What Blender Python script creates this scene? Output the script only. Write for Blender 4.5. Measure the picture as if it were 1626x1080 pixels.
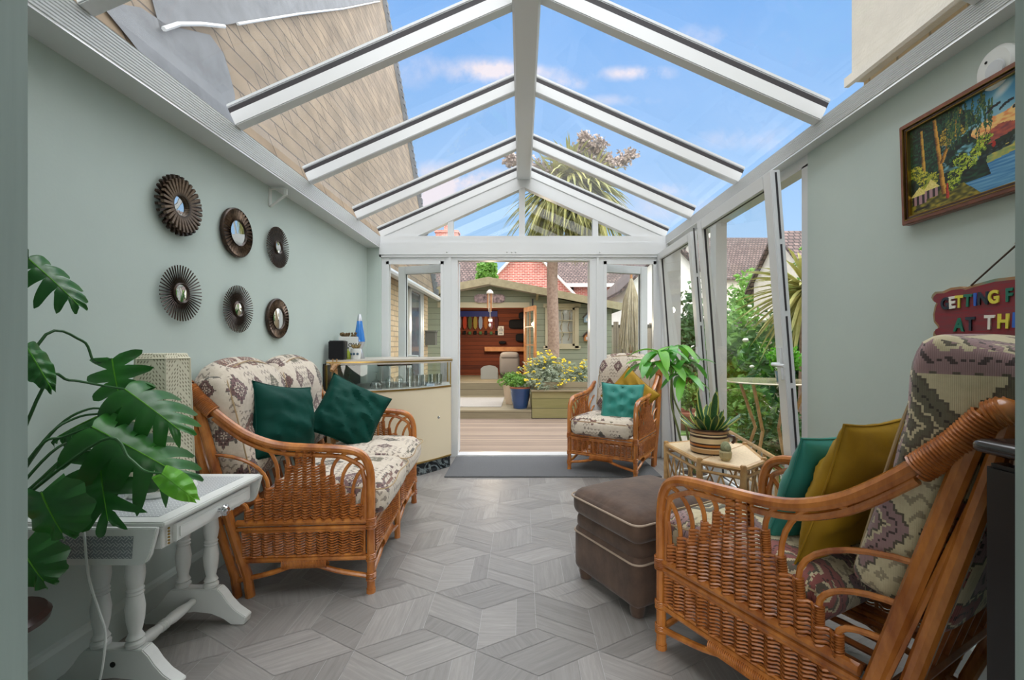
import bpy, bmesh, math, random
from mathutils import Vector, Matrix, noise as mnoise
PI = math.pi
random.seed(7)
sc = bpy.context.scene
for o in list(bpy.data.objects): bpy.data.objects.remove(o)
COL = sc.collection
# ------------------------------------------------------------ camera
F, CX, CY, EYE = 720.0, 828.0, 548.0, 1.15      # pixels of focal length, optical axis, eye height (1626x1080 frame)
cd = bpy.data.cameras.new('camera'); cam = bpy.data.objects.new('camera', cd); COL.objects.link(cam)
cd.sensor_width = 36; cd.lens = F/1626*36
cd.shift_x = -(CX-813)/1626; cd.shift_y = (CY-540)/1626
cd.clip_start = .05; cd.clip_end = 300
cam.location = (0, 0, EYE); cam.rotation_euler = (PI/2, 0, 0)
sc.camera = cam
sc.view_settings.view_transform = 'Standard'; sc.view_settings.look = 'None'
sc.view_settings.exposure = 0.56; sc.view_settings.gamma = 1; sc.view_settings.use_curve_mapping = False
def at(px, py, Y): return Vector(((px-CX)/F*Y, Y, EYE-(py-CY)/F*Y))
def lin(c):
    if isinstance(c, str): c = [int(c[i:i+2], 16)/255 for i in (0, 2, 4)]
    return tuple((x/12.92 if x <= .04045 else ((x+.055)/1.055)**2.4) for x in c)+(1,)
# ------------------------------------------------------------ node helper
class NT:
    def __init__(s, tree): s.t = tree; s.n = tree.nodes; s.l = tree.links
    def add(s, typ, **kw):
        n = s.n.new(typ)
        for k, v in kw.items():
            if k.startswith('i_'):
                key = k[2:]; key = int(key) if key.isdigit() else key.replace('_', ' ')
                n.inputs[key].default_value = v
            else: setattr(n, k, v)
        return n
    def math(s, op, a, b=None, c=None, clamp=False):
        n = s.n.new('ShaderNodeMath'); n.operation = op; n.use_clamp = clamp
        for i, x in enumerate((a, b, c)):
            if x is None: continue
            if isinstance(x, (int, float)): n.inputs[i].default_value = x
            else: s.l.new(x, n.inputs[i])
        return n.outputs[0]
    def mix(s, fac, a, b, blend='MIX'):
        n = s.n.new('ShaderNodeMix'); n.data_type = 'RGBA'; n.blend_type = blend
        for i, x in ((0, fac), (6, a), (7, b)):
            if isinstance(x, (int, float, tuple)): n.inputs[i].default_value = x
            else: s.l.new(x, n.inputs[i])
        return n.outputs[2]
    def ramp(s, fac, stops, interp='LINEAR'):
        n = s.n.new('ShaderNodeValToRGB'); n.color_ramp.interpolation = interp
        e = n.color_ramp.elements
        while len(e) < len(stops): e.new(.5)
        for el, (p, c) in zip(e, stops): el.position = p; el.color = c if len(c) == 4 else lin(c)
        s.l.new(fac, n.inputs[0]); return n.outputs[0]
# ------------------------------------------------------------ sky
w = bpy.data.worlds.new('sky'); sc.world = w; w.use_nodes = True
t = NT(w.node_tree); t.n.clear()
tc = t.add('ShaderNodeTexCoord'); sp = t.add('ShaderNodeSeparateXYZ'); t.l.new(tc.outputs['Generated'], sp.inputs[0])
X_, Y_, Z_ = sp.outputs
base = t.ramp(Z_, [(0, lin('8f9088')), (.49, lin('9a9a92')), (.5, lin('c3dcf4')), (.6, lin('aed2f8')), (.78, lin('7cb2f0')), (1, lin('5c99e4'))])
rm = t.add('ShaderNodeMapRange', i_1=-1.0, i_2=1.0); t.l.new(Z_, rm.inputs[0])
t.l.new(rm.outputs[0], base.node.inputs[0])
yy = t.math('MAXIMUM', Y_, .05)
gx = t.math('DIVIDE', X_, yy); gz = t.math('DIVIDE', Z_, yy)
nz = t.add('ShaderNodeTexNoise', i_Scale=14.0, i_Detail=7.0, i_Roughness=.6); t.l.new(tc.outputs['Generated'], nz.inputs['Vector'])
acc = None
for (px, py, sx, sy, a) in [(778, 113, 42, 15, 1.0), (870, 115, 40, 12, .5), (905, 133, 28, 9, .6), (1010, 116, 44, 10, .8), (750, 288, 70, 13, 1.0), (690, 318, 45, 18, 1.0), (1052, 300, 30, 9, .6), (1120, 60, 150, 22, .25), (980, 160, 60, 10, .3), (700, 270, 60, 14, .4), (1000, 330, 160, 20, .35), (1200, 220, 120, 25, .25), (670, 110, 60, 30, .25)]:
    dx = t.math('DIVIDE', t.math('SUBTRACT', gx, (px-CX)/F), sx/F); dz = t.math('DIVIDE', t.math('SUBTRACT', gz, (CY-py)/F), sy/F)
    d = t.math('ADD', t.math('MULTIPLY', dx, dx), t.math('MULTIPLY', dz, dz))
    g = t.math('MULTIPLY', t.math('POWER', 2.718, t.math('MULTIPLY', d, -.8)), a)
    acc = g if acc is None else t.math('ADD', acc, g)
cl = t.math('MULTIPLY', acc, t.math('SUBTRACT', t.math('MULTIPLY', nz.outputs[0], 5.5), 1.75))
cl = t.math('MULTIPLY', t.math('SUBTRACT', cl, .12), 1.1, clamp=True)
skyc = t.mix(cl, base, lin('f0e6ee'))
bg = t.add('ShaderNodeBackground', i_Strength=.74); t.l.new(skyc, bg.inputs[0])
wo = t.add('ShaderNodeOutputWorld'); t.l.new(bg.outputs[0], wo.inputs[0])
# ------------------------------------------------------------ bright hazy sun, very soft
sd = bpy.data.lights.new('sun', 'SUN'); sd.energy = 8.6; sd.angle = math.radians(145); sd.color = (1, .945, .87)
sun = bpy.data.objects.new('sun', sd); COL.objects.link(sun)
sun.rotation_euler = Vector((-.10, .38, -1)).to_track_quat('-Z', 'Y').to_euler()
# ------------------------------------------------------------ materials
MATS = {}; PEND = []
def wear(me, mat):
    if mat in MATS: me.materials.append(MATS[mat])
    else: PEND.append((me, mat))          # material defined further down
def nmat(name):
    m = bpy.data.materials.new(name); m.use_nodes = True; t = NT(m.node_tree); t.n.clear()
    out = t.add('ShaderNodeOutputMaterial'); b = t.add('ShaderNodeBsdfPrincipled'); t.l.new(b.outputs[0], out.inputs[0])
    MATS[name] = m
    return m, t, b, out
def M(name, col, rough=.5, metal=0, var=0, vs=8, col2=None, bump=0, bs=60, stretch=None, coat=0, sheen=0, spec=.5, trans=0, emit=0):
    if name in MATS: return MATS[name]
    m, t, b, out = nmat(name)
    b.inputs['Roughness'].default_value = rough; b.inputs['Metallic'].default_value = metal
    b.inputs['Coat Weight'].default_value = coat; b.inputs['Coat Roughness'].default_value = .15
    b.inputs['Sheen Weight'].default_value = sheen; b.inputs['Specular IOR Level'].default_value = spec
    c = lin(col)
    b.inputs['Base Color'].default_value = c
    vec = None
    if var or bump or col2:
        tc = t.add('ShaderNodeTexCoord'); mp = t.add('ShaderNodeMapping'); t.l.new(tc.outputs['Object'], mp.inputs[0])
        if stretch: mp.inputs['Scale'].default_value = stretch
        vec = mp.outputs[0]
    if var or col2:
        n = t.add('ShaderNodeTexNoise', i_Scale=float(vs), i_Detail=5.0, i_Roughness=.6); t.l.new(vec, n.inputs['Vector'])
        if col2: a, bb = c, lin(col2)
        else:
            a = tuple(max(0, x*(1-var)) for x in c[:3])+(1,); bb = tuple(min(1, x*(1+var)) for x in c[:3])+(1,)
        cr = t.ramp(n.outputs[0], [(.3, a), (.7, bb)]); t.l.new(cr, b.inputs['Base Color'])
    if bump:
        n2 = t.add('ShaderNodeTexNoise', i_Scale=float(bs), i_Detail=3.0); t.l.new(vec, n2.inputs['Vector'])
        bp = t.add('ShaderNodeBump', i_Strength=bump, i_Distance=.01); t.l.new(n2.outputs[0], bp.inputs['Height']); t.l.new(bp.outputs[0], b.inputs['Normal'])
    if trans:   # thin leaves let light through
        tr = t.add('ShaderNodeBsdfTranslucent'); mx = t.add('ShaderNodeMixShader', i_Fac=trans)
        src = b.inputs['Base Color']
        if src.is_linked: t.l.new(src.links[0].from_socket, tr.inputs[0])
        else: tr.inputs[0].default_value = c
        t.l.new(b.outputs[0], mx.inputs[1]); t.l.new(tr.outputs[0], mx.inputs[2]); t.l.new(mx.outputs[0], out.inputs[0])
    if emit: b.inputs['Emission Color'].default_value = c; b.inputs['Emission Strength'].default_value = emit
    return m
def glassmat(name, tint=(1, 1, 1, 1), base=.04, edge=.5, haze=0, rough=.0):
    m, t, b, out = nmat(name); t.n.remove(b)
    tr = t.add('ShaderNodeBsdfTransparent'); tr.inputs[0].default_value = tint
    gl = t.add('ShaderNodeBsdfGlossy'); gl.inputs['Roughness'].default_value = rough
    lw = t.add('ShaderNodeLayerWeight', i_Blend=.5)
    f = t.math('ADD', t.math('MULTIPLY', t.math('POWER', lw.outputs['Facing'], 4.0), edge), base, clamp=True)
    mx = t.add('ShaderNodeMixShader'); t.l.new(f, mx.inputs[0]); t.l.new(tr.outputs[0], mx.inputs[1]); t.l.new(gl.outputs[0], mx.inputs[2])
    last = mx.outputs[0]
    if haze:
        tl = t.add('ShaderNodeBsdfTranslucent'); tl.inputs[0].default_value = (.8, .82, .84, 1)
        tc = t.add('ShaderNodeTexCoord'); n = t.add('ShaderNodeTexNoise', i_Scale=2.5, i_Detail=5.0); t.l.new(tc.outputs['Object'], n.inputs['Vector'])
        m2 = t.add('ShaderNodeMixShader'); t.l.new(t.math('MULTIPLY', n.outputs[0], haze), m2.inputs[0]); t.l.new(last, m2.inputs[1]); t.l.new(tl.outputs[0], m2.inputs[2]); last = m2.outputs[0]
    t.l.new(last, out.inputs[0]); return m
def brickmat(name, c1, c2, mortar, bw=.22, bh=.075, ms=.01, rot=0, offset=.5, rough=.85, bump=.5, var=.25, skew=0):
    m, t, b, out = nmat(name); b.inputs['Roughness'].default_value = rough
    tc = t.add('ShaderNodeTexCoord'); mp = t.add('ShaderNodeMapping'); t.l.new(tc.outputs['UV'], mp.inputs[0]); mp.inputs['Rotation'].default_value = (0, 0, rot)
    vec = mp.outputs[0]
    if skew:
        s = t.add('ShaderNodeSeparateXYZ'); t.l.new(vec, s.inputs[0]); cb = t.add('ShaderNodeCombineXYZ')
        t.l.new(t.math('ADD', s.outputs[0], t.math('MULTIPLY', s.outputs[1], skew)), cb.inputs[0]); t.l.new(s.outputs[1], cb.inputs[1]); vec = cb.outputs[0]
    br = t.add('ShaderNodeTexBrick'); t.l.new(vec, br.inputs['Vector']); br.offset = offset
    br.inputs['Color1'].default_value = lin(c1); br.inputs['Color2'].default_value = lin(c2); br.inputs['Mortar'].default_value = lin(mortar)
    br.inputs['Scale'].default_value = 1; br.inputs['Mortar Size'].default_value = ms; br.inputs['Brick Width'].default_value = bw; br.inputs['Row Height'].default_value = bh
    n = t.add('ShaderNodeTexNoise', i_Scale=3.0, i_Detail=6.0); t.l.new(tc.outputs['UV'], n.inputs['Vector'])
    v = t.ramp(n.outputs[0], [(.3, (1-var,)*3+(1,)), (.7, (1+var*.3,)*3+(1,))])
    t.l.new(t.mix(1.0, br.outputs['Color'], v, 'MULTIPLY'), b.inputs['Base Color'])
    bp = t.add('ShaderNodeBump', i_Strength=bump, i_Distance=.01, invert=True); t.l.new(br.outputs['Fac'], bp.inputs['Height']); t.l.new(bp.outputs[0], b.inputs['Normal'])
    return m
def boardmat(name, c1, c2, gap, wid=.12, axis='X', rough=.75, gapw=.06, grain=(3, 60)):
    """boards running along U (axis X) or along V (axis Y)"""
    m, t, b, out = nmat(name); b.inputs['Roughness'].default_value = rough
    tc = t.add('ShaderNodeTexCoord'); s = t.add('ShaderNodeSeparateXYZ'); t.l.new(tc.outputs['UV'], s.inputs[0])
    along, across = (s.outputs[0], s.outputs[1]) if axis == 'X' else (s.outputs[1], s.outputs[0])
    q = t.math('DIVIDE', across, wid); cell = t.math('FLOOR', q); fr = t.math('FRACT', q)
    wn = t.add('ShaderNodeTexWhiteNoise', noise_dimensions='1D'); t.l.new(cell, wn.inputs['W'])
    cb = t.add('ShaderNodeCombineXYZ'); t.l.new(t.math('MULTIPLY', along, grain[0]), cb.inputs[0]); t.l.new(t.math('MULTIPLY', across, grain[1]), cb.inputs[1]); t.l.new(t.math('MULTIPLY', cell, 7.3), cb.inputs[2])
    n = t.add('ShaderNodeTexNoise', i_Scale=1.0, i_Detail=5.0, i_Roughness=.65); t.l.new(cb.outputs[0], n.inputs['Vector'])
    f = t.math('ADD', t.math('MULTIPLY', wn.outputs[0], .6), t.math('MULTIPLY', t.math('SUBTRACT', n.outputs[0], .3), 1.2), clamp=True)
    f = t.math('MULTIPLY', f, .8, clamp=True)
    c = t.mix(f, lin(c1), lin(c2))
    g = t.math('LESS_THAN', fr, gapw)
    t.l.new(t.mix(g, c, lin(gap)), b.inputs['Base Color'])
    bp = t.add('ShaderNodeBump', i_Strength=.5, i_Distance=.01, invert=True); t.l.new(g, bp.inputs['Height']); t.l.new(bp.outputs[0], b.inputs['Normal'])
    return m
def kilim(name, scale, bgc='d6ccbd', bg2='b5a894', pix=22, rough=.9, hues=('52282b', '36352c', '6d3c2e', '57543c', '603c44'), marks=.6, seed=0, smin=.78, smul=.75):
    m, t, b, out = nmat(name); b.inputs['Roughness'].default_value = rough; b.inputs['Sheen Weight'].default_value = .2
    tc = t.add('ShaderNodeTexCoord'); mp = t.add('ShaderNodeMapping'); t.l.new(tc.outputs['UV'], mp.inputs[0]); mp.inputs['Scale'].default_value = (scale, scale*.8, 1); mp.inputs['Location'].default_value = (seed*.37, seed*.61, 0)
    s = t.add('ShaderNodeSeparateXYZ'); t.l.new(mp.outputs[0], s.inputs[0])
    row = t.math('FLOOR', s.outputs[1])
    xs = t.math('ADD', s.outputs[0], t.math('MULTIPLY', row, .5))
    px = t.math('DIVIDE', t.math('FLOOR', t.math('MULTIPLY', xs, pix)), pix); py = t.math('DIVIDE', t.math('FLOOR', t.math('MULTIPLY', s.outputs[1], pix)), pix)
    fx = t.math('ABSOLUTE', t.math('SUBTRACT', t.math('FRACT', px), .5)); fy = t.math('ABSOLUTE', t.math('SUBTRACT', t.math('FRACT', py), .5))
    cb = t.add('ShaderNodeCombineXYZ'); t.l.new(t.math('FLOOR', px), cb.inputs[0]); t.l.new(row, cb.inputs[1]); cb.inputs[2].default_value = seed+.5
    wn = t.add('ShaderNodeTexWhiteNoise', noise_dimensions='3D'); t.l.new(cb.outputs[0], wn.inputs['Vector'])
    sc3 = t.add('ShaderNodeSeparateColor'); t.l.new(wn.outputs['Color'], sc3.inputs[0])
    r1, r2, r3 = sc3.outputs
    size = t.math('ADD', t.math('MULTIPLY', r2, smul), smin)
    d1 = t.math('ADD', t.math('MULTIPLY', fx, 1.0), t.math('MULTIPLY', fy, 1.0))
    d2 = t.math('MAXIMUM', fx, fy)
    saw = t.math('MULTIPLY', t.math('ABSOLUTE', t.math('SUBTRACT', t.math('FRACT', t.math('MULTIPLY', t.math('SUBTRACT', fx, fy), 5.0)), .5)), .10)
    d = t.math('ADD', t.mix(t.math('GREATER_THAN', r3, .75), d1, d2), saw)
    d = t.math('MULTIPLY', d, size)
    ramp = t.ramp(r1, [(i/len(hues), lin(h)) for i, h in enumerate(hues)], 'CONSTANT')
    W1 = (1, 1, 1, 1); K = (0, 0, 0, 1)
    dark = t.ramp(d, [(0, K), (.05, W1), (.08, K), (.17, W1), (.20, K), (.29, W1), (.31, K), (.39, W1), (.42, K)], 'CONSTANT')
    hue = t.ramp(d, [(0, W1), (.05, K), (.11, W1), (.17, K), (.23, W1), (.39, K)], 'CONSTANT')
    # little comb marks between the medallions
    tri = t.math('ABSOLUTE', t.math('SUBTRACT', t.math('FRACT', t.math('MULTIPLY', px, 5)), .5))
    zz = t.math('LESS_THAN', t.math('FRACT', t.math('ADD', t.math('MULTIPLY', py, 6), tri)), .30)
    com = t.math('MULTIPLY', zz, t.math('MULTIPLY', t.math('GREATER_THAN', d, .50), t.math('GREATER_THAN', t.math('FRACT', t.math('ADD', r2, t.math('MULTIPLY', t.math('FLOOR', t.math('MULTIPLY', px, 2)), .37))), .45)))
    n = t.add('ShaderNodeTexNoise', i_Scale=40.0, i_Detail=3.0); t.l.new(tc.outputs['UV'], n.inputs['Vector'])
    bgx = t.mix(n.outputs[0], lin(bgc), lin(bg2))
    c = t.mix(t.math('MULTIPLY', hue, .88), bgx, ramp); c = t.mix(t.math('MULTIPLY', dark, .85), c, lin('2b2422')); c = t.mix(t.math('MULTIPLY', com, marks), c, lin('4a3a34'))
    t.l.new(c, b.inputs['Base Color'])
    wv = t.add('ShaderNodeTexWave', i_Scale=90.0); t.l.new(tc.outputs['UV'], wv.inputs['Vector'])
    bp = t.add('ShaderNodeBump', i_Strength=.25, i_Distance=.003); t.l.new(wv.outputs[1], bp.inputs['Height']); t.l.new(bp.outputs[0], b.inputs['Normal'])
    return m
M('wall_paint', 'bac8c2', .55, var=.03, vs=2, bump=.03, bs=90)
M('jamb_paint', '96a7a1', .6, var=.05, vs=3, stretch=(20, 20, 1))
M('upvc', 'd6d9da', .3, coat=.2)
M('upvc_grey', 'bfc3c5', .35)
M('gasket', '2e2c30', .6)
M('skirting', 'b7c3be', .4)
glassmat('roofglass', (.96, .975, .98, 1), .03, .35, haze=.07)
glassmat('glass', (.95, .975, .965, 1), .05, .6)
glassmat('glassware', (.90, .93, .93, 1), .2, .8)
M('mirror', 'd8dcdc', .03, 1)
M('cane', '82431a', .25, col2='c67f3a', vs=14, stretch=(1, 1, .35), coat=.5)
M('cane_weave', '86491c', .36, col2='b97238', vs=30, coat=.2)
M('cane_dark', '7a3e16', .35, col2='a5602a', vs=20, coat=.25)
kilim('kilim', 6.0, pix=34); kilim('kilim_large', 5.0, 'cfc4a2', 'a99c7a', pix=44, hues=('5a2330', '4a483a', '7c2c34', '5a3040', '8a6a70'), marks=.5, seed=6, smin=.62, smul=.3)
M('piping', 'a58f6c', .8)
M('velvet_green', '053a31', .6, spec=.12, var=.15, vs=6)
M('velvet_teal', '2a7d72', .5, sheen=.1, spec=.3, var=.1, vs=6)
M('velvet_gold', '94741e', .6, spec=.15, var=.2, vs=7)
M('suede', '3d2c22', .85, col2='5a4536', vs=9, sheen=.15, bump=.15, bs=40)
M('suede_pipe', 'a08f7d', .7)
M('white_paint', 'd2d5d1', .45, var=.04, vs=5)
M('leaf_dark', '1d5322', .35, col2='357a2a', vs=5, trans=.2, spec=.6)
M('leaf_light', '4c9a2c', .4, col2='7cc03a', vs=6, trans=.3)
M('stem', '2c5a2a', .5)
M('bark', '6a5844', .9, var=.3, vs=30, bump=.4)
M('black', '141416', .35); M('black_gloss', '1a1a1d', .2, coat=.5); M('chrome', 'd0d2d4', .15, 1); M('gold', 'b89a5a', .3, 1)
M('terracotta', '9c5f45', .8, var=.15, vs=10)
# ------------------------------------------------------------ mesh collector
class MB:
    def __init__(s, Mx=None): s.v = []; s.f = []; s.M = Mx
    def add(s, vs, fs):
        o = len(s.v)
        s.v += [tuple(s.M @ Vector(p)) for p in vs] if s.M else [tuple(p) for p in vs]
        s.f += [tuple(i+o for i in f) for f in fs]
        return s
    def box(s, x0, x1, y0, y1, z0, z1):
        return s.add([(x, y, z) for z in (z0, z1) for y in (y0, y1) for x in (x0, x1)], [(0, 2, 3, 1), (4, 5, 7, 6), (0, 1, 5, 4), (2, 6, 7, 3), (0, 4, 6, 2), (1, 3, 7, 5)])
    def bar(s, p, q, w, h, up=(0, 0, 1), off=0):
        """box from p to q, w across, h along up, centred"""
        p, q = Vector(p), Vector(q); d = (q-p).normalized(); up = Vector(up); a = d.cross(up)
        if a.length < 1e-5: a = d.cross(Vector((0, 1, 0)))
        a.normalize(); u = a.cross(d).normalized(); a *= w/2; b = u*h/2; p = p+u*off; q = q+u*off
        return s.add([p-a-b, p+a-b, p-a+b, p+a+b, q-a-b, q+a-b, q-a+b, q+a+b], [(0, 1, 3, 2), (4, 6, 7, 5), (0, 4, 5, 1), (2, 3, 7, 6), (0, 2, 6, 4), (1, 5, 7, 3)])
    def tube(s, pts, r, seg=8, cap=True, closed=False):
        pts = [Vector(p) for p in pts]; n = len(pts); rs = r if isinstance(r, (list, tuple)) else [r]*n
        ring = []; prev = None; vs = []
        for i, p in enumerate(pts):
            if closed: d = pts[(i+1) % n]-pts[i-1]
            else: d = pts[min(i+1, n-1)]-pts[max(i-1, 0)]
            if d.length < 1e-9: d = Vector((0, 0, 1))
            d.normalize()
            if prev is None:
                a = d.cross(Vector((0, 0, 1)))
                if a.length < .1: a = d.cross(Vector((1, 0, 0)))
            else: a = prev-d*prev.dot(d)
            a.normalize(); prev = a; b = d.cross(a)
            for k in range(seg):
                th = 2*PI*k/seg; vs.append(p+(a*math.cos(th)+b*math.sin(th))*rs[i])
        fs = []
        for i in range(n if closed else n-1):
            j = (i+1) % n
            for k in range(seg):
                k2 = (k+1) % seg; fs.append((i*seg+k, i*seg+k2, j*seg+k2, j*seg+k))
        if cap and not closed: fs.append(tuple(range(seg))[::-1]); fs.append(tuple((n-1)*seg+k for k in range(seg)))
        return s.add(vs, fs)
    def lathe(s, prof, c=(0, 0, 0), seg=24, axis=None, squash=1):
        """prof: (radius, height) pairs; axis: optional direction"""
        c = Vector(c); ax = Vector(axis or (0, 0, 1)).normalized(); a = ax.cross(Vector((0, 1, 0)))
        if a.length < .1: a = ax.cross(Vector((1, 0, 0)))
        a.normalize(); b = ax.cross(a); vs = []; fs = []
        for (r, h) in prof:
            for k in range(seg):
                th = 2*PI*k/seg; vs.append(c+ax*h+(a*math.cos(th)*squash+b*math.sin(th))*max(r, 1e-4))
        for i in range(len(prof)-1):
            for k in range(seg):
                k2 = (k+1) % seg; fs.append((i*seg+k, i*seg+k2, (i+1)*seg+k2, (i+1)*seg+k))
        if prof[0][0] > 1e-3: fs.append(tuple(range(seg))[::-1])
        if prof[-1][0] > 1e-3: fs.append(tuple((len(prof)-1)*seg+k for k in range(seg)))
        return s.add(vs, fs)
    def ball(s, c, r, seg=12, sq=(1, 1, 1)):
        c = Vector(c); vs = []; fs = []; n = seg//2+1
        for i in range(n+1):
            ph = PI*i/n
            for k in range(seg):
                th = 2*PI*k/seg; vs.append((c.x+r*sq[0]*math.sin(ph)*math.cos(th), c.y+r*sq[1]*math.sin(ph)*math.sin(th), c.z+r*sq[2]*math.cos(ph)))
        for i in range(n):
            for k in range(seg):
                k2 = (k+1) % seg; fs.append((i*seg+k, (i+1)*seg+k, (i+1)*seg+k2, i*seg+k2))
        return s.add(vs, fs)
    def prism(s, poly, a, b, ax='y'):
        """poly of 2d points swept along axis from a to b"""
        def P(u, v, w): return {'y': (u, w, v), 'x': (w, u, v), 'z': (u, v, w)}[ax]
        n = len(poly)
        return s.add([P(u, v, a) for u, v in poly]+[P(u, v, b) for u, v in poly], [tuple(range(n))[::-1], tuple(range(n, 2*n))]+[(i, (i+1) % n, n+(i+1) % n, n+i) for i in range(n)])
    def quad(s, *ps): return s.add(ps, [tuple(range(len(ps)))])
    def coil(s, pts, R, r, pitch, seg=10):
        """thin binding wound round a pole"""
        pts = dense(pts, pitch/3); L = 0; prev = None; out = []; pv = None
        n = len(pts)
        for i in range(n-1):
            p, q = pts[i], pts[i+1]; d = (q-p); l = d.length; d.normalize()
            a = d.cross(Vector((.3, .2, 1))).normalized() if pv is None else (pv-d*pv.dot(d)).normalized(); pv = a; b = d.cross(a)
            m = 4
            for k in range(m):
                x = L+l*k/m; th = 2*PI*x/pitch; RR = R(x) if callable(R) else R
                out.append(p.lerp(q, k/m)+(a*math.cos(th)+b*math.sin(th))*RR)
            L += l
        return s.tube(out, r, 4)
    def build(s, name, mat=None, parent=None, smooth=True, uv=False, kind=None, bevel=0):
        me = bpy.data.meshes.new(name); me.from_pydata(s.v, [], s.f); me.update()
        if mat: wear(me, mat)
        bm = bmesh.new(); bm.from_mesh(me); bmesh.ops.recalc_face_normals(bm, faces=bm.faces[:])
        if bevel: bmesh.ops.bevel(bm, geom=bm.edges[:], offset=bevel, segments=2, affect='EDGES', clamp_overlap=True)
        if uv:
            bm.normal_update(); ul = bm.loops.layers.uv.new('UVMap')
            for f in bm.faces:
                nx, ny, nzz = abs(f.normal.x), abs(f.normal.y), abs(f.normal.z)
                for lp in f.loops:
                    c = lp.vert.co
                    lp[ul].uv = (c.y, c.z) if nx >= ny and nx >= nzz else ((c.x, c.z) if ny >= nzz else (c.x, c.y))
        bm.to_mesh(me); bm.free()
        if smooth:
            me.shade_smooth()
            try: me.set_sharp_from_angle(angle=math.radians(35))
            except Exception: pass
        o = bpy.data.objects.new(name, me); COL.objects.link(o)
        if parent: o.parent = parent
        if kind: o['kind'] = kind
        return o
def dense(pts, step):
    pts = [Vector(p) for p in pts]; out = []
    for p, q in zip(pts, pts[1:]):
        n = max(1, int((q-p).length/step)); out += [p.lerp(q, i/n) for i in range(n)]
    return out+[pts[-1]]
def smooth(pts, n=6):
    pts = [Vector(p) for p in pts]; P = [pts[0]*2-pts[1]]+pts+[pts[-1]*2-pts[-2]]; out = []
    for i in range(1, len(P)-2):
        a, b, c, d = P[i-1:i+3]
        for k in range(n):
            t = k/n; out.append(.5*((2*b)+(c-a)*t+(2*a-5*b+4*c-d)*t*t+(3*b-a-3*c+d)*t**3))
    return out+[pts[-1]]
def thing(name, label, cat, loc=(0, 0, 0), rz=0, group=None):
    o = bpy.data.objects.new(name, None); COL.objects.link(o); o.location = loc; o.rotation_euler = (0, 0, rz); o.empty_display_size = .1
    return tag(o, label, cat, group)
def tag(o, label, cat, group=None, kind=None):
    o['label'] = label; o['category'] = cat
    if group: o['group'] = group
    if kind: o['kind'] = kind
    return o
def struct(name, mb, mat, label, cat, parent=None, **k):
    o = mb.build(name, mat, parent, smooth=False, **k)
    if not parent: o['kind'] = 'structure'; o['label'] = label; o['category'] = cat
    return o
# rounded cushion block -------------------------------------------------
def rbox(w, d, h, r, n=18, bulge=0, fn=None, cell=None):
    """cushion centred at origin"""
    hw = (w/2, d/2, h/2); vs = []; fs = []; idx = {}
    def co(k):
        u = -1+2*k/n; return math.copysign(abs(u)**.75, u)
    def vert(p):
        key = tuple(round(x, 5) for x in p)
        if key in idx: return idx[key]
        q = [p[i]*hw[i] for i in range(3)]; inn = [max(-(hw[i]-r), min(hw[i]-r, q[i])) for i in range(3)]
        dv = Vector([q[i]-inn[i] for i in range(3)])
        if dv.length > 1e-6: dv = dv.normalized()*r
        P = Vector(inn)+dv
        P.z += math.copysign(1, P.z)*bulge*(1-p[0]**2)*(1-p[1]**2)*(abs(p[2])**2)
        P.y += math.copysign(1, P.y)*bulge*.6*(1-p[0]**2)*(1-p[2]**2)*(abs(p[1])**2)
        P.x += math.copysign(1, P.x)*bulge*.4*(1-p[1]**2)*(1-p[2]**2)*(abs(p[0])**2)
        if fn: P = fn(P, p)
        idx[key] = len(vs); vs.append(P); return idx[key]
    for ax in range(3):
        for sgn in (-1, 1):
            for i in range(n):
                for j in range(n):
                    f = []
                    for (a, b) in ((0, 0), (1, 0), (1, 1), (0, 1)):
                        p = [0, 0, 0]; p[ax] = sgn; p[(ax+1) % 3] = co(i+a); p[(ax+2) % 3] = co(j+b); f.append(vert(p))
                    fs.append(tuple(f))
    return vs, fs
def pillow(w, h, t, seed=0, wr=.012, n=28, tuft=None):
    """knife edge scatter cushion in the local XZ plane, front at -Y"""
    vs = []; fs = []
    for side in (-1, 1):
        o = len(vs)
        for j in range(n+1):
            for i in range(n+1):
                u = -1+2*i/n; v = -1+2*j/n
                pin = 1-.09*(1-abs(u)**2)*abs(v)**3; pin2 = 1-.09*(1-abs(v)**2)*abs(u)**3
                x = u*w/2*pin2; z = v*h/2*pin
                th = t/2*(max(0, (1-abs(u)**2.4)*(1-abs(v)**2.4)))**.55
                e = (1-abs(u)**6)*(1-abs(v)**6)
                k = mnoise.noise(Vector((u*1.3+seed*3.1, v*3.2+u*1.5, side+seed)))*wr*e+mnoise.noise(Vector((u*4+seed, v*7+u*3, side*3+seed)))*wr*.4*e
                y = side*(th+k)
                if tuft:
                    m = 9
                    for (a, b) in tuft:
                        dd = math.hypot(u-a, v-b); m = min(m, dd)
                    y *= (.25+.75*min(1, m/.40)**.6)
                if i in (0, n) or j in (0, n): y = 0
                vs.append((x, y, z))
        for j in range(n):
            for i in range(n):
                a = o+j*(n+1)+i; fs.append((a, a+1, a+n+2, a+n+1))
    return vs, fs
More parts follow.
